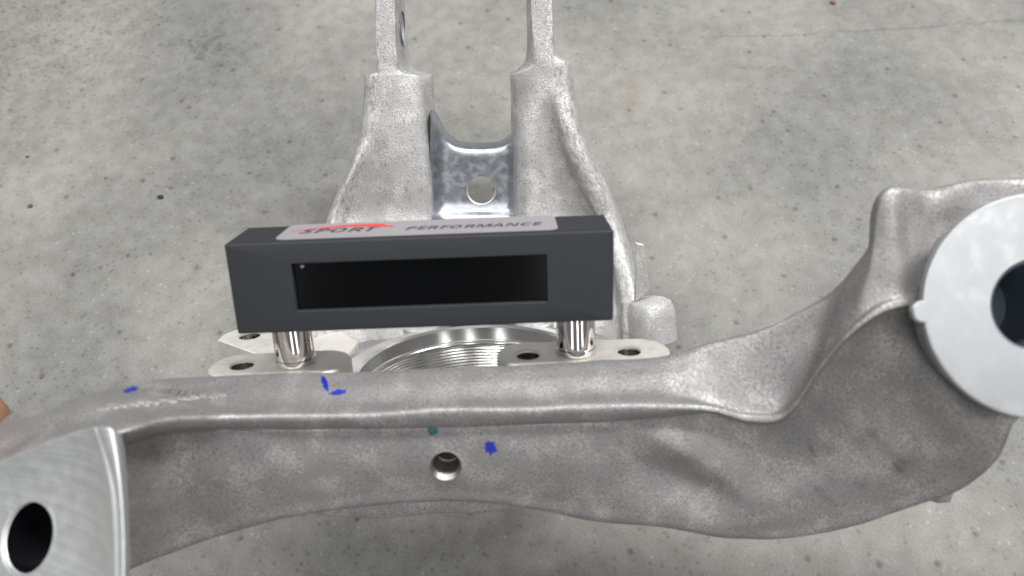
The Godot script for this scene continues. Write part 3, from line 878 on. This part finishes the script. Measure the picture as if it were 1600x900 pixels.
	var hole: PackedVector3Array = pv([-2.8, 57.4, -94])
	punch(br, hole[0], Vector3(0.0, 0.12, 1), 6.9, 6.0)
	put("milled_saddle", face(br, eye), "bright_milled_aluminium", knuckle)
	put("saddle_hole", face(lathe(PackedVector2Array([Vector2(7.5, 0.2), Vector2(6.8, -0.5), Vector2(6.8, -4.0)]), hole[0], Vector3(0.0, 0.12, 1), 44), hole[0]), "machined_aluminium", knuckle)
	# hub: cast barrel with the turned bearing bore
	var hub := Vector3(-5, 0, 0)
	put("hub_barrel", face(inside_beam(lathe(PackedVector2Array([Vector2(57.1, -1.0), Vector2(63, -2.2), Vector2(72, -3.4), Vector2(74, -5.5), Vector2(72, -10), Vector2(64, -16), Vector2(60, -26), Vector2(58, -44), Vector2(56, -46), Vector2(46.5, -46)]), hub, Vector3.UP, 96)), Vector3(0, 900, 900)), "cast_aluminium", knuckle)
	var prof := PackedVector2Array([Vector2(57.2, -2.0), Vector2(57, 0), Vector2(53.2, 0.2), Vector2(52.4, 2.2), Vector2(48.4, 2.4), Vector2(47.2, 1.5), Vector2(47, -4.2), Vector2(46.6, -4.5), Vector2(46.6, -5.0), Vector2(45.7, -5.2)])
	for i in 22:
		prof.append(Vector2(45.8, -6.0 - i * 1.5))
		prof.append(Vector2(45.5, -6.75 - i * 1.5))
	prof.append(Vector2(46.5, -40.3))
	put("bearing_bore", face(inside_beam(lathe(prof, hub, Vector3.UP, 160)), hub + Vector3(0, 30, 0)), "turned_aluminium", knuckle)
	for q in [Vector3(-32.1, 2.3, -53.0), Vector3(20.2, 2.3, -52.6)]:
		put("bolt_boss", face(lathe(PackedVector2Array([Vector2(9.8, -14), Vector2(9.6, -0.5), Vector2(9.2, 0), Vector2(7.6, 0), Vector2(7.0, -0.7), Vector2(7.0, -16)]), q, Vector3.UP, 40), q + Vector3(0, 90, 60)), "machined_aluminium", knuckle)
		put("bolt_hole", face(lathe(PackedVector2Array([Vector2(6.95, -9), Vector2(0.02, -9.5)]), q, Vector3.UP, 24), eye), "dark_hole", knuckle)
	# pads for the bolts, on top of the beam, and the lug behind on the left
	pad(Vector3(0, 22, 0), stadium(Vector2(-85, 36.2), Vector2(-57, 35.6), 10.6), [Vector3(-84.3, 36.7, 4.2)], 14.0)
	pad(Vector3(0, 22, 0), stadium(Vector2(15.6, 35.4), Vector2(54.0, 35.8), 11.0), [Vector3(15.5, 37.0, 4.2), Vector3(50.8, 36.8, 4.2)], 14.0)
	pad(Vector3(0, 0, 0), PackedVector2Array([Vector2(-127, -48), Vector2(-127, -55), Vector2(-122, -62), Vector2(-108, -66), Vector2(-78, -64), Vector2(-60, -40), Vector2(-62, -20), Vector2(-84, -24), Vector2(-103, -29)]), [Vector3(-113.2, -51.4, 5.0)], 8.0)
	# lug and thin rib beside the right arm
	var stub := Vector3(75.2, -6.4, -44.0)
	put("side_lug", face(lathe(PackedVector2Array([Vector2(0.02, 0), Vector2(10.6, 0), Vector2(11, 0.4), Vector2(10.8, 12), Vector2(10.3, 15.8), Vector2(9.2, 18), Vector2(7, 19.3), Vector2(0.02, 20.2)]), stub, Vector3(-0.06, 1, -0.1), 40)), "lit_blasted_aluminium", knuckle)
	put("thin_rib", face(slab(PackedVector2Array([Vector2(66, -40), Vector2(69.5, -39), Vector2(72.5, -18), Vector2(66, -12)]), [], 3.0, Transform3D(Basis(Vector3.RIGHT, Vector3.BACK, Vector3.DOWN), Vector3(0.6, 0, -44)), 0.3)), "lit_blasted_aluminium", knuckle)
	# left end: milled pocket with its bolt hole
	rails = []
	rails.append(pv([-207.6, -29, 42.3, -166.6, 0, 86.6, -166, 0.5, 87.2, -167.9, -9.6, 88.3, -167.5, -18, 92, -164.9, -26.3, 98.4, -160.8, -39.4, 108.7]))
	rails.append(pv([-187.1, -16.9, 43.9, -148.8, 10.6, 89.2, -148.3, 11, 89.8, -150.9, 1.5, 89.6, -151.1, -7.2, 92.6, -148.1, -18.2, 101, -143.8, -33.8, 113]))
	rails.append(pv([-169.9, -7.8, 46.1, -135, 17.9, 91, -134.5, 18.3, 91.5, -137.2, 10.4, 90.2, -137.7, 2.8, 92.4, -134.7, -9.6, 101.7, -130, -29, 116.3]))
	rails.append(pv([-156.4, -1.8, 48.4, -124.1, 22.8, 92.9, -123.6, 23.2, 93.4, -125.5, 15.4, 92.7, -124.7, 7.5, 95.5, -120.9, -5.3, 105.3, -116.7, -25, 119.9]))
	rails.append(pv([-143.4, 3.5, 51, -113.6, 27, 94.9, -113.2, 27.4, 95.5, -113.9, 19.9, 95.7, -112.9, 11.2, 98.9, -110.3, -1.7, 107.9, -106.9, -22, 122.4]))
	rails.append(pv([-134.6, 6.9, 52.9, -106.1, 30.1, 97.1, -105.7, 30.5, 97.7, -105.2, 23.3, 98.8, -103.3, 14.4, 102.8, -101, 1.5, 111.4, -98.2, -18.5, 125.5]))
	rails.append(pv([-130.6, 8.2, 53.9, -102.5, 31.4, 98.5, -102.1, 31.8, 99.1, -100.1, 25.6, 101.7, -97, 17.3, 107.2, -94.6, 4.9, 115.5, -91.8, -14.6, 129.2]))
	rails.append(pv([-129.2, 8.6, 54.3, -101, 32, 99.4, -100.6, 32.4, 100, -97.5, 27.1, 104.2, -93.6, 19.6, 110.4, -90.7, 7.7, 118.9, -88.1, -11.4, 132.4]))
	rails.append(pv([-128.4, 8.7, 54.6, -101, 31.6, 98.6, -100.7, 32, 99.1, -97.5, 26.8, 103.4, -93.4, 19.3, 109.8, -90.5, 7.3, 118.4, -87.9, -11.9, 131.9]))
	rails.append(pv([-127.6, 8.9, 54.9, -99.3, 32.6, 100.5, -99, 32.9, 101.1, -96, 27.7, 105.1, -92.1, 20.2, 111.1, -89.3, 8.2, 119.7, -86.8, -10.8, 133.1]))
	rails.append(pv([-122.7, 9.3, 56.9, -95.3, 33, 102.4, -94.9, 33.4, 102.9, -92.8, 28.4, 106.5, -90.3, 20.8, 111.9, -87.7, 8.8, 120.3, -85.4, -10.1, 133.5]))
	rails.append(pv([-119.4, 8.7, 58.8, -94.2, 31.2, 101.2, -93.8, 31.6, 101.8, -92.4, 27.2, 104.5, -90.4, 19.5, 109.8, -87.9, 7.4, 118.5, -85.6, -11.7, 131.8]))
	rails.append(pv([-118.2, 8, 59.8, -107.3, 18.1, 78, -107, 18.6, 78.6, -109.1, 10.9, 74.8, -109.5, -0.6, 77, -107.7, -16.4, 85.4, -106.5, -41.4, 99.4]))
	var cl := loft(rails, 10, 6, false, false)
	var ch: PackedVector3Array = pv([-126, -0.7, 100, -36.2, 50.3, 78.5])
	punch(cl, ch[0], ch[1], 9.6, 6.0)
	put("milled_lug_face", face(cl, eye), "machined_aluminium", knuckle)
	put("lug_hole", face(lathe(PackedVector2Array([Vector2(10.3, 0.12), Vector2(9.5, -0.9)]), ch[0], ch[1], 48), ch[0] + ch[1]), "machined_aluminium", knuckle)
	put("lug_bore", face(lathe(PackedVector2Array([Vector2(9.5, -0.9), Vector2(9.4, -26.0)]), ch[0], ch[1], 48), ch[0] - ch[1] * 0.1), "shaded_bore", knuckle)
	put("lug_hole_bottom", face(lathe(PackedVector2Array([Vector2(9.4, -26.0), Vector2(0.02, -26.0)]), ch[0], ch[1], 24), eye), "dark_hole", knuckle)
	# right end: bushing with its plated washer
	var ws: PackedVector3Array = pv([159.7, 49.3, 80, -4.9, 32.7, 94.4])
	var wn := ws[1].normalized()
	put("bushing_barrel", face(lathe(PackedVector2Array([Vector2(14, -3.2), Vector2(27.5, -3.2), Vector2(28.5, -4.0), Vector2(29, -7), Vector2(29.5, -12), Vector2(14, -13)]), ws[0], wn, 72), ws[0] + wn * 300.0), "cast_aluminium", knuckle)
	var disc := put("bushing_washer", face(lathe(PackedVector2Array([Vector2(12.9, -2.6), Vector2(12.9, -0.7), Vector2(13.6, 0), Vector2(31.2, 0), Vector2(31.9, -0.3), Vector2(32.2, -0.9), Vector2(32.2, -2.2), Vector2(31.5, -3.0), Vector2(13, -3.0)]), ws[0], wn, 128), ws[0] + wn * 300.0), "zinc_plated_steel", knuckle)
	var nub: PackedVector3Array = pv([127.9, 48.3, 78.7])
	put("washer_nub", face(lathe(PackedVector2Array([Vector2(0.02, 0.03), Vector2(2.8, 0.02), Vector2(3.3, -0.4), Vector2(3.3, -2.4), Vector2(0.02, -2.9)]), nub[0], wn, 28), eye), "zinc_plated_steel", disc)
	put("bushing_sleeve", face(lathe(PackedVector2Array([Vector2(12.8, -0.9), Vector2(12.4, -1.2), Vector2(12.4, -38)]), ws[0], wn, 60), ws[0]), "bushing_sleeve", knuckle)
	put("bushing_core", face(lathe(PackedVector2Array([Vector2(12.4, -37), Vector2(0.02, -37)]), ws[0], wn, 24), eye), "bushing_sleeve", knuckle)
	var boss: PackedVector3Array = pv([151.4, -22.5, 60.7])
	put("small_boss", face(lathe(PackedVector2Array([Vector2(0.02, -4.4), Vector2(3.6, -3.2), Vector2(4.6, 0), Vector2(4.6, 6)]), boss[0], Vector3(0.1, 1, -0.3), 32), boss[0] - Vector3(0, 90, -40)), "cast_aluminium", knuckle)


# The beam takes over in front of the hub: nothing of the hub reaches past its back.
func inside_beam(s: Shape) -> Shape:
	for i in s.v.size():
		s.v[i].z = minf(s.v[i].z, 50.0)
		s.v[i].y = maxf(s.v[i].y, -33.5 + s.v[i].z * 0.17)
	return s


# Wear of the beam's skin: rubbed bright along the lip, greasy finger smudges low on the right.
func wear(s: Shape) -> PackedColorArray:
	var c := PackedColorArray()
	var smudge: PackedVector3Array = pv([134.5, -8.8, 76.6, 136.4, 1.6, 73.9, 119.1, -8, 70.7, 128.4, -1.8, 72, 131.3, -10.1, 75.8, 132.7, -8.3, 75.8, 110.2, -19.3, 71.2, 136.5, -5.2, 76.2, 97.8, -16.8, 66.1, 122.1, -1.7, 69.7, 113.8, -11.6, 70, 113.5, -22.9, 73.6, 106.8, -6, 65.7, 114.8, -15, 71.4, 134.3, -10.5, 77.1, 102.1, -24.1, 70, 113.3, -16.1, 71.3, 113, -5, 67.5, 122.8, -16.9, 74.9, 98.6, -13, 65.2, 107.4, -4.6, 65.4, 99.7, -25.2, 69.6, 132, -6.2, 74.8, 125.6, 1, 70.1, 133.2, -9.6, 76.4, 129.2, -4.1, 73.1, 108, -8.9, 67, 135.9, -6.7, 76.5, 113.4, -22.9, 73.5, 132.8, -6.4, 75.2, 104.1, -20.7, 69.6, 94.5, -11.9, 63.4])
	var smear: PackedVector3Array = pv([60.3, 18.1, 58, 66.5, 17.4, 58, 71.7, 18.1, 58, -92.1, -4.8, 72, -84.1, -2.8, 71, -100.9, -7.6, 76, -69.7, -4.8, 66, 21.4, -6.3, 60])
	var across := 112
	for i in s.v.size():
		var p := s.v[i]
		var k := 0.80 + 0.05 * wave.get_noise_3dv(p * 1.4)
		var j := i % across
		if j > 19 and j < 36:
			k += 0.20 * clampf(1.0 - absf(j - 29.0) / 8.0, 0, 1) * smoothstep(-0.25, 0.3, wave.get_noise_3dv(p * 7.0))
		for q in smudge:
			var d := p - q
			d.z *= 0.15
			d += Vector3(d.y, 0, 0) * 0.5
			var f := d.length_squared() / 3.2
			if f < 5.0:
				k -= 0.30 * exp(-f) * (0.7 + 0.6 * wave.get_noise_3dv(p * 9.0))
		for q in smear:
			var f := (p - q).length_squared() / 12.0
			if f < 5.0:
				k -= 0.17 * exp(-f) * (0.7 + 0.9 * wave.get_noise_3dv(p * 6.0))
		c.append(Color(k, k * 0.998, k))
	return c


# Hand-sanded flange of an upright: bright scuffs with hard edges, cast pits left dark between them.
func sanded(s: Shape, from: int, to: int) -> PackedColorArray:
	var c := PackedColorArray()
	for i in s.v.size():
		var p := s.v[i]
		var j := i % 120
		var k := 0.84 + 0.06 * wave.get_noise_3dv(p * 2.0)
		var n := wave.get_noise_3dv(p * Vector3(9, 5, 9)) + 0.6 * wave.get_noise_3dv(p * 21.0)
		if j >= from and j <= to:
			var edge := minf(j - from, to - j) / 5.0
			k = lerpf(k, 1.0 if n > -0.05 else 0.72, clampf(edge, 0, 1) * smoothstep(0.0, 0.12, absf(n + 0.05)))
		if n < -0.55:
			k *= 0.74
		c.append(Color(k, k * (0.995 if k < 0.9 else 0.985), k * (1.0 if k < 0.9 else 0.965)))
	return c


func surface(s: Shape, from: Vector3, dir: Vector3) -> Vector3:
	var h = hit(s, from, dir)
	return h[0] if h else from + dir * 8.0


func hit(s: Shape, from: Vector3, dir: Vector3) -> Array:
	var best := INF
	var o := []
	for i in range(0, s.t.size(), 3):
		var a := s.v[s.t[i]]
		if (a - from).cross(dir).length_squared() > 36.0:
			continue
		var p = Geometry3D.ray_intersects_triangle(from, dir, a, s.v[s.t[i + 1]], s.v[s.t[i + 2]])
		if p != null and (p - from).length() < best:
			best = (p - from).length()
			o = [p, s.n[s.t[i]]]
	return o


# A patch of marker ink that lies on the cast skin.
func ink(s: Shape, at: Vector3, out: Vector3, size: Vector2, slant: float, m: String, label: String, eye: Vector3) -> void:
	out = (eye - at).normalized() if m != "" else out
	var x := Vector3.UP.cross(out).normalized()
	var y := out.cross(x)
	var p := Shape.new()
	var rings := 4
	var around := 30
	var rng := RandomNumberGenerator.new()
	rng.seed = hash(label)
	var edge := PackedFloat32Array()
	for k in around:
		edge.append(0.62 + 0.6 * rng.randf())
	for r in rings + 1:
		for k in around:
			var a := TAU * k / around
			var q := Vector2(cos(a) * size.x, sin(a) * size.y) * edge[k] * (float(r) / rings)
			q.x += slant * q.y * -0.6
			var h := hit(s, at + out * 30.0 + x * q.x + y * q.y, -out)
			if h.is_empty():
				return
			p.v.append(h[0] + h[1] * 0.12)
	for r in rings:
		for k in around:
			var a := r * around + k
			var b := r * around + (k + 1) % around
			p.t.append_array(PackedInt32Array([a, b, b + around, a, b + around, a + around]))
	p.area_normals()
	var o := put("ink_mark", face(p, eye), m, knuckle)
	o.set_meta("label", label)


# The rough parting seam and raised foundry marks on the left of the beam.
func rough_seam(s: Shape, eye: Vector3) -> void:
	var rng := RandomNumberGenerator.new()
	rng.seed = 9
	var all := Shape.new()
	for i in 34:
		var u := i / 33.0
		var at := Vector3(-123.0, 18.5, 60).lerp(Vector3(-82.0, 22.0, 60), u) + Vector3(rng.randf() - 0.5, rng.randf() - 0.5, 0) * 1.2
		var d := (eye - at).normalized()
		var h := hit(s, at + d * 30.0, -d)
		if h.is_empty():
			continue
		var r := 0.5 + 0.55 * rng.randf()
		var b := lathe(PackedVector2Array([Vector2(1.5, -0.4), Vector2(1.25, 0.2), Vector2(0.9, 0.8), Vector2(0.02, 1.1)]), Vector3.ZERO, Vector3.UP, 9)
		var up: Vector3 = h[1]
		var side := up.cross(Vector3(1, 0.1, 0.2)).normalized()
		b.moved(Transform3D(Basis(side.cross(up) * r * (1.0 + rng.randf()), up * r * 0.7, side * r), h[0]))
		b.area_normals()
		face(b, eye)
		all.append(b)
	if all.v.size():
		put("rough_seam", all, "cast_aluminium", knuckle).set_meta("kind", "stuff")
	var tm := TextMesh.new()
	tm.text = "BAW"
	var f := SystemFont.new()
	f.font_names = PackedStringArray(["Droid Sans"])
	f.font_weight = 700
	tm.font = f
	tm.font_size = 32
	tm.pixel_size = 0.00016
	tm.depth = 0.0012
	tm.material = M.cast_aluminium
	var at := Vector3(-97.0, 23.0, 60)
	var d := (eye - at).normalized()
	var h := hit(s, at + d * 30.0, -d)
	if h.is_empty():
		return
	var o := MeshInstance3D.new()
	o.name = "raised_lettering"
	o.mesh = tm
	var up: Vector3 = h[1]
	var x := Vector3(1, 0.12, 0.0)
	x = (x - up * x.dot(up)).normalized()
	o.transform = Transform3D(Basis(x, up.cross(x) + x * 0.3, up), h[0] * 0.001)
	knuckle.add_child(o, true)


func pad(at: Vector3, outline: PackedVector2Array, holes: Array, depth: float) -> void:
	var s := slab(outline, holes, depth, Transform3D(Basis.IDENTITY, at), 0.5)
	var o := put("bolt_pad", face_as_is(s), "milled_pad", knuckle)
	for h in holes:
		var c: Vector3 = at + Vector3(h.x, 0, h.y)
		put("bolt_hole", face(lathe(PackedVector2Array([Vector2(h.z + 0.9, 0.06), Vector2(h.z - 0.1, -0.8), Vector2(h.z - 0.1, -7.0)]), c, Vector3.UP, 36), c + Vector3(0, 1, 0)), "polished_steel", o)


func face_as_is(s: Shape) -> Shape:
	for i in range(0, s.t.size(), 3):
		var k := s.t[i + 1]
		s.t[i + 1] = s.t[i + 2]
		s.t[i + 2] = k
	return s


# ------------------------------------------------------------------ the digital gauge on its pins
func make_gauge() -> void:
	var g := thing("digital_gauge", "black plastic gauge with a dark display standing on two polished pins", "gauge")
	g.basis = lean()
	var lo := Vector3(-79.0, 38.4, 26.5)
	var hi := Vector3(43.4, 68.7, 50.0)
	var mid := (lo + hi) / 2.0
	var w := hi.x - lo.x
	var h := hi.y - lo.y
	var win := Vector2(80.6, 15.8)
	var wc := Vector2(-18.3 - mid.x, 53.6 - mid.y)
	var rails := []
	var loops := [[w - 1.4, h - 1.4, 0.5, lo.z, Vector2.ZERO], [w, h, 0.9, lo.z + 0.7, Vector2.ZERO], [w, h, 0.9, hi.z - 0.7, Vector2.ZERO], [w - 1.4, h - 1.4, 0.5, hi.z, Vector2.ZERO], [win.x + 0.5, win.y + 0.5, 0.5, hi.z, wc], [win.x, win.y, 0.4, hi.z - 0.3, wc], [win.x, win.y, 0.4, hi.z - 2.2, wc]]
	var s := Shape.new()
	var per := 28
	for l in loops:
		for p in round_rect(l[0], l[1], l[2]):
			s.v.append(Vector3(mid.x + p.x + l[4].x, mid.y + p.y + l[4].y, l[3]))
	for i in loops.size() - 1:
		for k in per:
			var a := i * per + k
			var b := i * per + (k + 1) % per
			s.t.append_array(PackedInt32Array([a, b, b + per, a, b + per, a + per]))
	var back := s.v.size()
	s.v.append(Vector3(mid.x, mid.y, lo.z))
	for k in per:
		s.t.append_array(PackedInt32Array([(k + 1) % per, k, back]))
	var cr := crease(s, 50.0)
	put("housing", face(cr), "printed_plastic", g)
	put("display", face_as_is(slab(round_rect(win.x - 0.1, win.y - 0.1, 0.4), [], 1.0, Transform3D(Basis(Vector3.RIGHT, Vector3.BACK, Vector3.DOWN), Vector3(mid.x + wc.x, mid.y + wc.y, hi.z - 1.6)), 0.1)), "display_glass", g)
	put("display_screw", face(lathe(PackedVector2Array([Vector2(0.02, 0.25), Vector2(0.55, 0.15), Vector2(0.7, -0.2)]), Vector3(-18.3 - 37.5, 60.2, hi.z - 1.55), Vector3.BACK, 16), Vector3(0, 60, 400)), "polished_steel", g)
	# printed label on top
	var top := hi.y + 0.12
	var lab := put("label", face_as_is(slab(round_rect(90.5, 21.5, 3.0), [], 0.2, Transform3D(Basis.IDENTITY, Vector3(-19.0, top, 36.2)), 0.05)), "label_vinyl", g)
	letters("SPORT", Vector3(-46.5, top + 0.02, 41.5), 0.000205, true, lab)
	letters("PERFORMANCE", Vector3(-1.8, top + 0.02, 41.5), 0.000155, true, lab)
	var arc := PackedVector2Array()
	for i in 17:
		var u := i / 16.0
		arc.append(Vector2(lerpf(-62, -28, u), 36.2 - 7.5 * sin(PI * 0.72 * u) + (2.2 if u > 0.9 else 0.0)))
	for i in 17:
		var u := 1.0 - i / 16.0
		arc.append(Vector2(lerpf(-62, -28, u), 37.0 - 7.5 * sin(PI * 0.72 * u) + 3.6 * u))
	put("red_swoosh", face_as_is(slab(arc, [], 0.1, Transform3D(Basis.IDENTITY, Vector3(0, top + 0.05, 0)), 0.02)), "label_red", lab)
	for x in [-65.7, 32.3]:
		put("magnetic_pin", face(lathe(PackedVector2Array([Vector2(0.02, 0.05), Vector2(6.7, 0.05), Vector2(6.95, 0.3), Vector2(6.95, 2.2), Vector2(6.7, 2.5), Vector2(6.7, 17.6), Vector2(0.02, 17.6)]), Vector3(x, 22.0, 35.6), Vector3.UP, 64)), "polished_steel", g)


func letters(text: String, at: Vector3, px: float, slanted: bool, parent: Node) -> void:
	var tm := TextMesh.new()
	tm.text = text
	var f := SystemFont.new()
	f.font_names = PackedStringArray(["Droid Sans"])
	f.font_weight = 700
	tm.font = f
	tm.font_size = 40
	tm.pixel_size = px
	tm.depth = 0.00012
	tm.vertical_alignment = VERTICAL_ALIGNMENT_BOTTOM
	tm.material = M.label_black
	var o := MeshInstance3D.new()
	o.name = "lettering"
	o.mesh = tm
	var lean_in := Vector3(0.22, 0, -1) if slanted else Vector3(0, 0, -1)
	o.transform = Transform3D(Basis(Vector3.RIGHT, lean_in, Vector3.UP), at * 0.001)
	parent.add_child(o, true)


# ------------------------------------------------------------------ the hand that steadies the left end
func make_hand() -> void:
	var bones := []
	var tip := Vector3(-157.5, 18.0, 62)
	# fingers point right behind the beam; the hand comes in from the left
	var palm := Vector3(-218, 4, 58)
	var kn := [Vector3(-206, 24, 62), Vector3(-206, 8, 52), Vector3(-209, -8, 48), Vector3(-214, -24, 48)]
	var ends := [[Vector3(-184, 24, 56), Vector3(-166, 23, 58), tip], [Vector3(-180, 4, 42), Vector3(-168, -2, 44), Vector3(-158, -8, 48)], [Vector3(-172, -8, 40), Vector3(-155, -13, 44), Vector3(-146, -18, 50)], [Vector3(-182, -24, 44), Vector3(-169, -28, 50), Vector3(-162, -31, 56)]]
	for i in 4:
		bones.append([Vector3(-262, 14 - i * 9, 64), kn[i], 13.0, 11.0])
		bones.append([kn[i], ends[i][0], 9.6, 8.6])
		bones.append([ends[i][0], ends[i][1], 8.6, 7.8])
		bones.append([ends[i][1], ends[i][2], 7.6, 6.4])
	bones.append([Vector3(-258, 8, 74), Vector3(-225, 22, 96), 15.0, 11.0])
	bones.append([Vector3(-225, 22, 96), Vector3(-212, 24, 108), 10.5, 9.0])
	bones.append([Vector3(-212, 24, 108), Vector3(-196, 20, 114), 9.0, 7.4])
	bones.append([Vector3(-270, 0, 66), Vector3(-420, -8, 90), 24.0, 33.0])
	var s := skin(bones, 3.0, 3.5)
	var p := thing("person", "bare fingertip of a hand reaching in behind the left end of the casting", "person")
	p.basis = lean()
	put("hand", face(s), "skin", p)
	# nail on the index finger
	var nail := lathe(PackedVector2Array([Vector2(4.6, -0.6), Vector2(4.0, 0.1), Vector2(2, 0.5), Vector2(0.02, 0.6)]), Vector3.ZERO, Vector3.UP, 24)
	nail.moved(Transform3D(Basis(Vector3(1.25, -0.25, 0.3), Vector3(0.1, 0.72, -0.69), Vector3(0.05, 0.69, 0.72)), tip + Vector3(-2.0, 4.6, -4.2)))
	put("fingernail", face(nail, tip + Vector3(0, 200, -200)), "skin", p)


func skin(bones: Array, cell: float, blend: float) -> Shape:
	var lo := Vector3.INF
	var hi := -Vector3.INF
	for b in bones:
		for k in 2:
			var r: Vector3 = Vector3.ONE * (b[2 + k] + cell * 2)
			lo = lo.min(b[k] - r)
			hi = hi.max(b[k] + r)
	var n := Vector3i(((hi - lo) / cell).ceil()) + Vector3i.ONE
	var f := PackedFloat32Array()
	f.resize(n.x * n.y * n.z)
	f.fill(1e3)
	for b in bones:
		var r: float = maxf(b[2], b[3]) + cell * 3.0 + blend
		var a0 := Vector3i(((b[0].min(b[1]) - Vector3.ONE * r - lo) / cell).floor()).clamp(Vector3i.ZERO, n - Vector3i.ONE)
		var a1 := Vector3i(((b[0].max(b[1]) + Vector3.ONE * r - lo) / cell).ceil()).clamp(Vector3i.ZERO, n - Vector3i.ONE)
		var axis: Vector3 = b[1] - b[0]
		var ll := axis.length_squared()
		for z in range(a0.z, a1.z + 1):
			for y in range(a0.y, a1.y + 1):
				for x in range(a0.x, a1.x + 1):
					var p := lo + Vector3(x, y, z) * cell
					var t := clampf((p - b[0]).dot(axis) / ll, 0.0, 1.0)
					var d: float = (p - b[0] - axis * t).length() - lerpf(b[2], b[3], t)
					var i := (z * n.y + y) * n.x + x
					var e := f[i]
					var h := maxf(blend - absf(d - e), 0.0) / blend
					f[i] = minf(d, e) - h * h * blend * 0.25
	var s := Shape.new()
	var at := {}
	var offs := [Vector3i(0, 0, 0), Vector3i(1, 0, 0), Vector3i(0, 1, 0), Vector3i(1, 1, 0), Vector3i(0, 0, 1), Vector3i(1, 0, 1), Vector3i(0, 1, 1), Vector3i(1, 1, 1)]
	var edges := [[0, 1], [2, 3], [4, 5], [6, 7], [0, 2], [1, 3], [4, 6], [5, 7], [0, 4], [1, 5], [2, 6], [3, 7]]
	var val := PackedFloat32Array()
	val.resize(8)
	for z in n.z - 1:
		for y in n.y - 1:
			for x in n.x - 1:
				var neg := 0
				for k in 8:
					var o: Vector3i = offs[k]
					val[k] = f[((z + o.z) * n.y + y + o.y) * n.x + x + o.x]
					if val[k] < 0.0:
						neg += 1
				if neg == 0 or neg == 8:
					continue
				var sum := Vector3.ZERO
				var c := 0
				for e in edges:
					var p: float = val[e[0]]
					var q: float = val[e[1]]
					if (p < 0.0) != (q < 0.0):
						sum += Vector3(offs[e[0]]).lerp(Vector3(offs[e[1]]), p / (p - q))
						c += 1
				at[Vector3i(x, y, z)] = s.v.size()
				s.v.append(lo + (Vector3(x, y, z) + sum / c) * cell)
	for key in at:
		for axis in 3:
			var o := Vector3i.ZERO
			o[axis] = 1
			var u := Vector3i.ZERO
			u[(axis + 1) % 3] = 1
			var w := Vector3i.ZERO
			w[(axis + 2) % 3] = 1
			var p: Vector3i = key
			if p[(axis + 1) % 3] == 0 or p[(axis + 2) % 3] == 0:
				continue
			var a := f[(p.z * n.y + p.y) * n.x + p.x]
			var q := p + o
			var b := f[(q.z * n.y + q.y) * n.x + q.x]
			if (a < 0.0) == (b < 0.0) or not (at.has(p - u) and at.has(p - w) and at.has(p - u - w)):
				continue
			var quad := [at[p], at[p - u], at[p - u - w], at[p - w]]
			if a > 0.0:
				quad.reverse()
			s.t.append_array(PackedInt32Array([quad[0], quad[1], quad[2], quad[0], quad[2], quad[3]]))
	s.area_normals()
	return s


# ------------------------------------------------------------------ grit on the floor
func make_debris() -> void:
	var spots := [
		[Vector3(-197.7, 0, -160.2), 1.9, "pebble_dark", "small dark pebble lying on open concrete left of the upright arms"],
		[Vector3(-274.8, 0, -156.9), 1.6, "pebble_brown", "small brown pebble nearest the left edge of the concrete"],
		[Vector3(247.8, 0, -319.5), 2.2, "pebble_brown", "brown pebble on pale concrete at the far right"],
		[Vector3(-289.8, 0, -197.5), 1.1, "pebble_brown", "tiny reddish brown pebble on the concrete at the far left"],
	]
	for i in spots.size():
		var q = spots[i]
		var rng := RandomNumberGenerator.new()
		rng.seed = 100 + i
		var s := lathe(PackedVector2Array([Vector2(0.02, -0.2), Vector2(0.75, 0), Vector2(1.0, 0.35), Vector2(0.8, 0.75), Vector2(0.4, 0.95), Vector2(0.02, 1.0)]), Vector3.ZERO, Vector3.UP, 12)
		for j in s.v.size():
			s.v[j] += s.v[j].normalized() * wave.get_noise_3dv(s.v[j] * 14.0 + Vector3.ONE * 40.0 * i) * 0.45
		s = crease(s, 40.0)
		s.moved(Transform3D(Basis(Vector3.UP, rng.randf() * TAU).scaled(Vector3(q[1], q[1] * 0.8, q[1] * 0.85)), Vector3.ZERO))
		var o := put("pebble", face(s), q[2], self)
		o.position = q[0] * 0.001 + Vector3(0, FLOOR_Y + 0.0002, 0)
		tag(o, q[3], "pebble", "grit on the concrete floor")
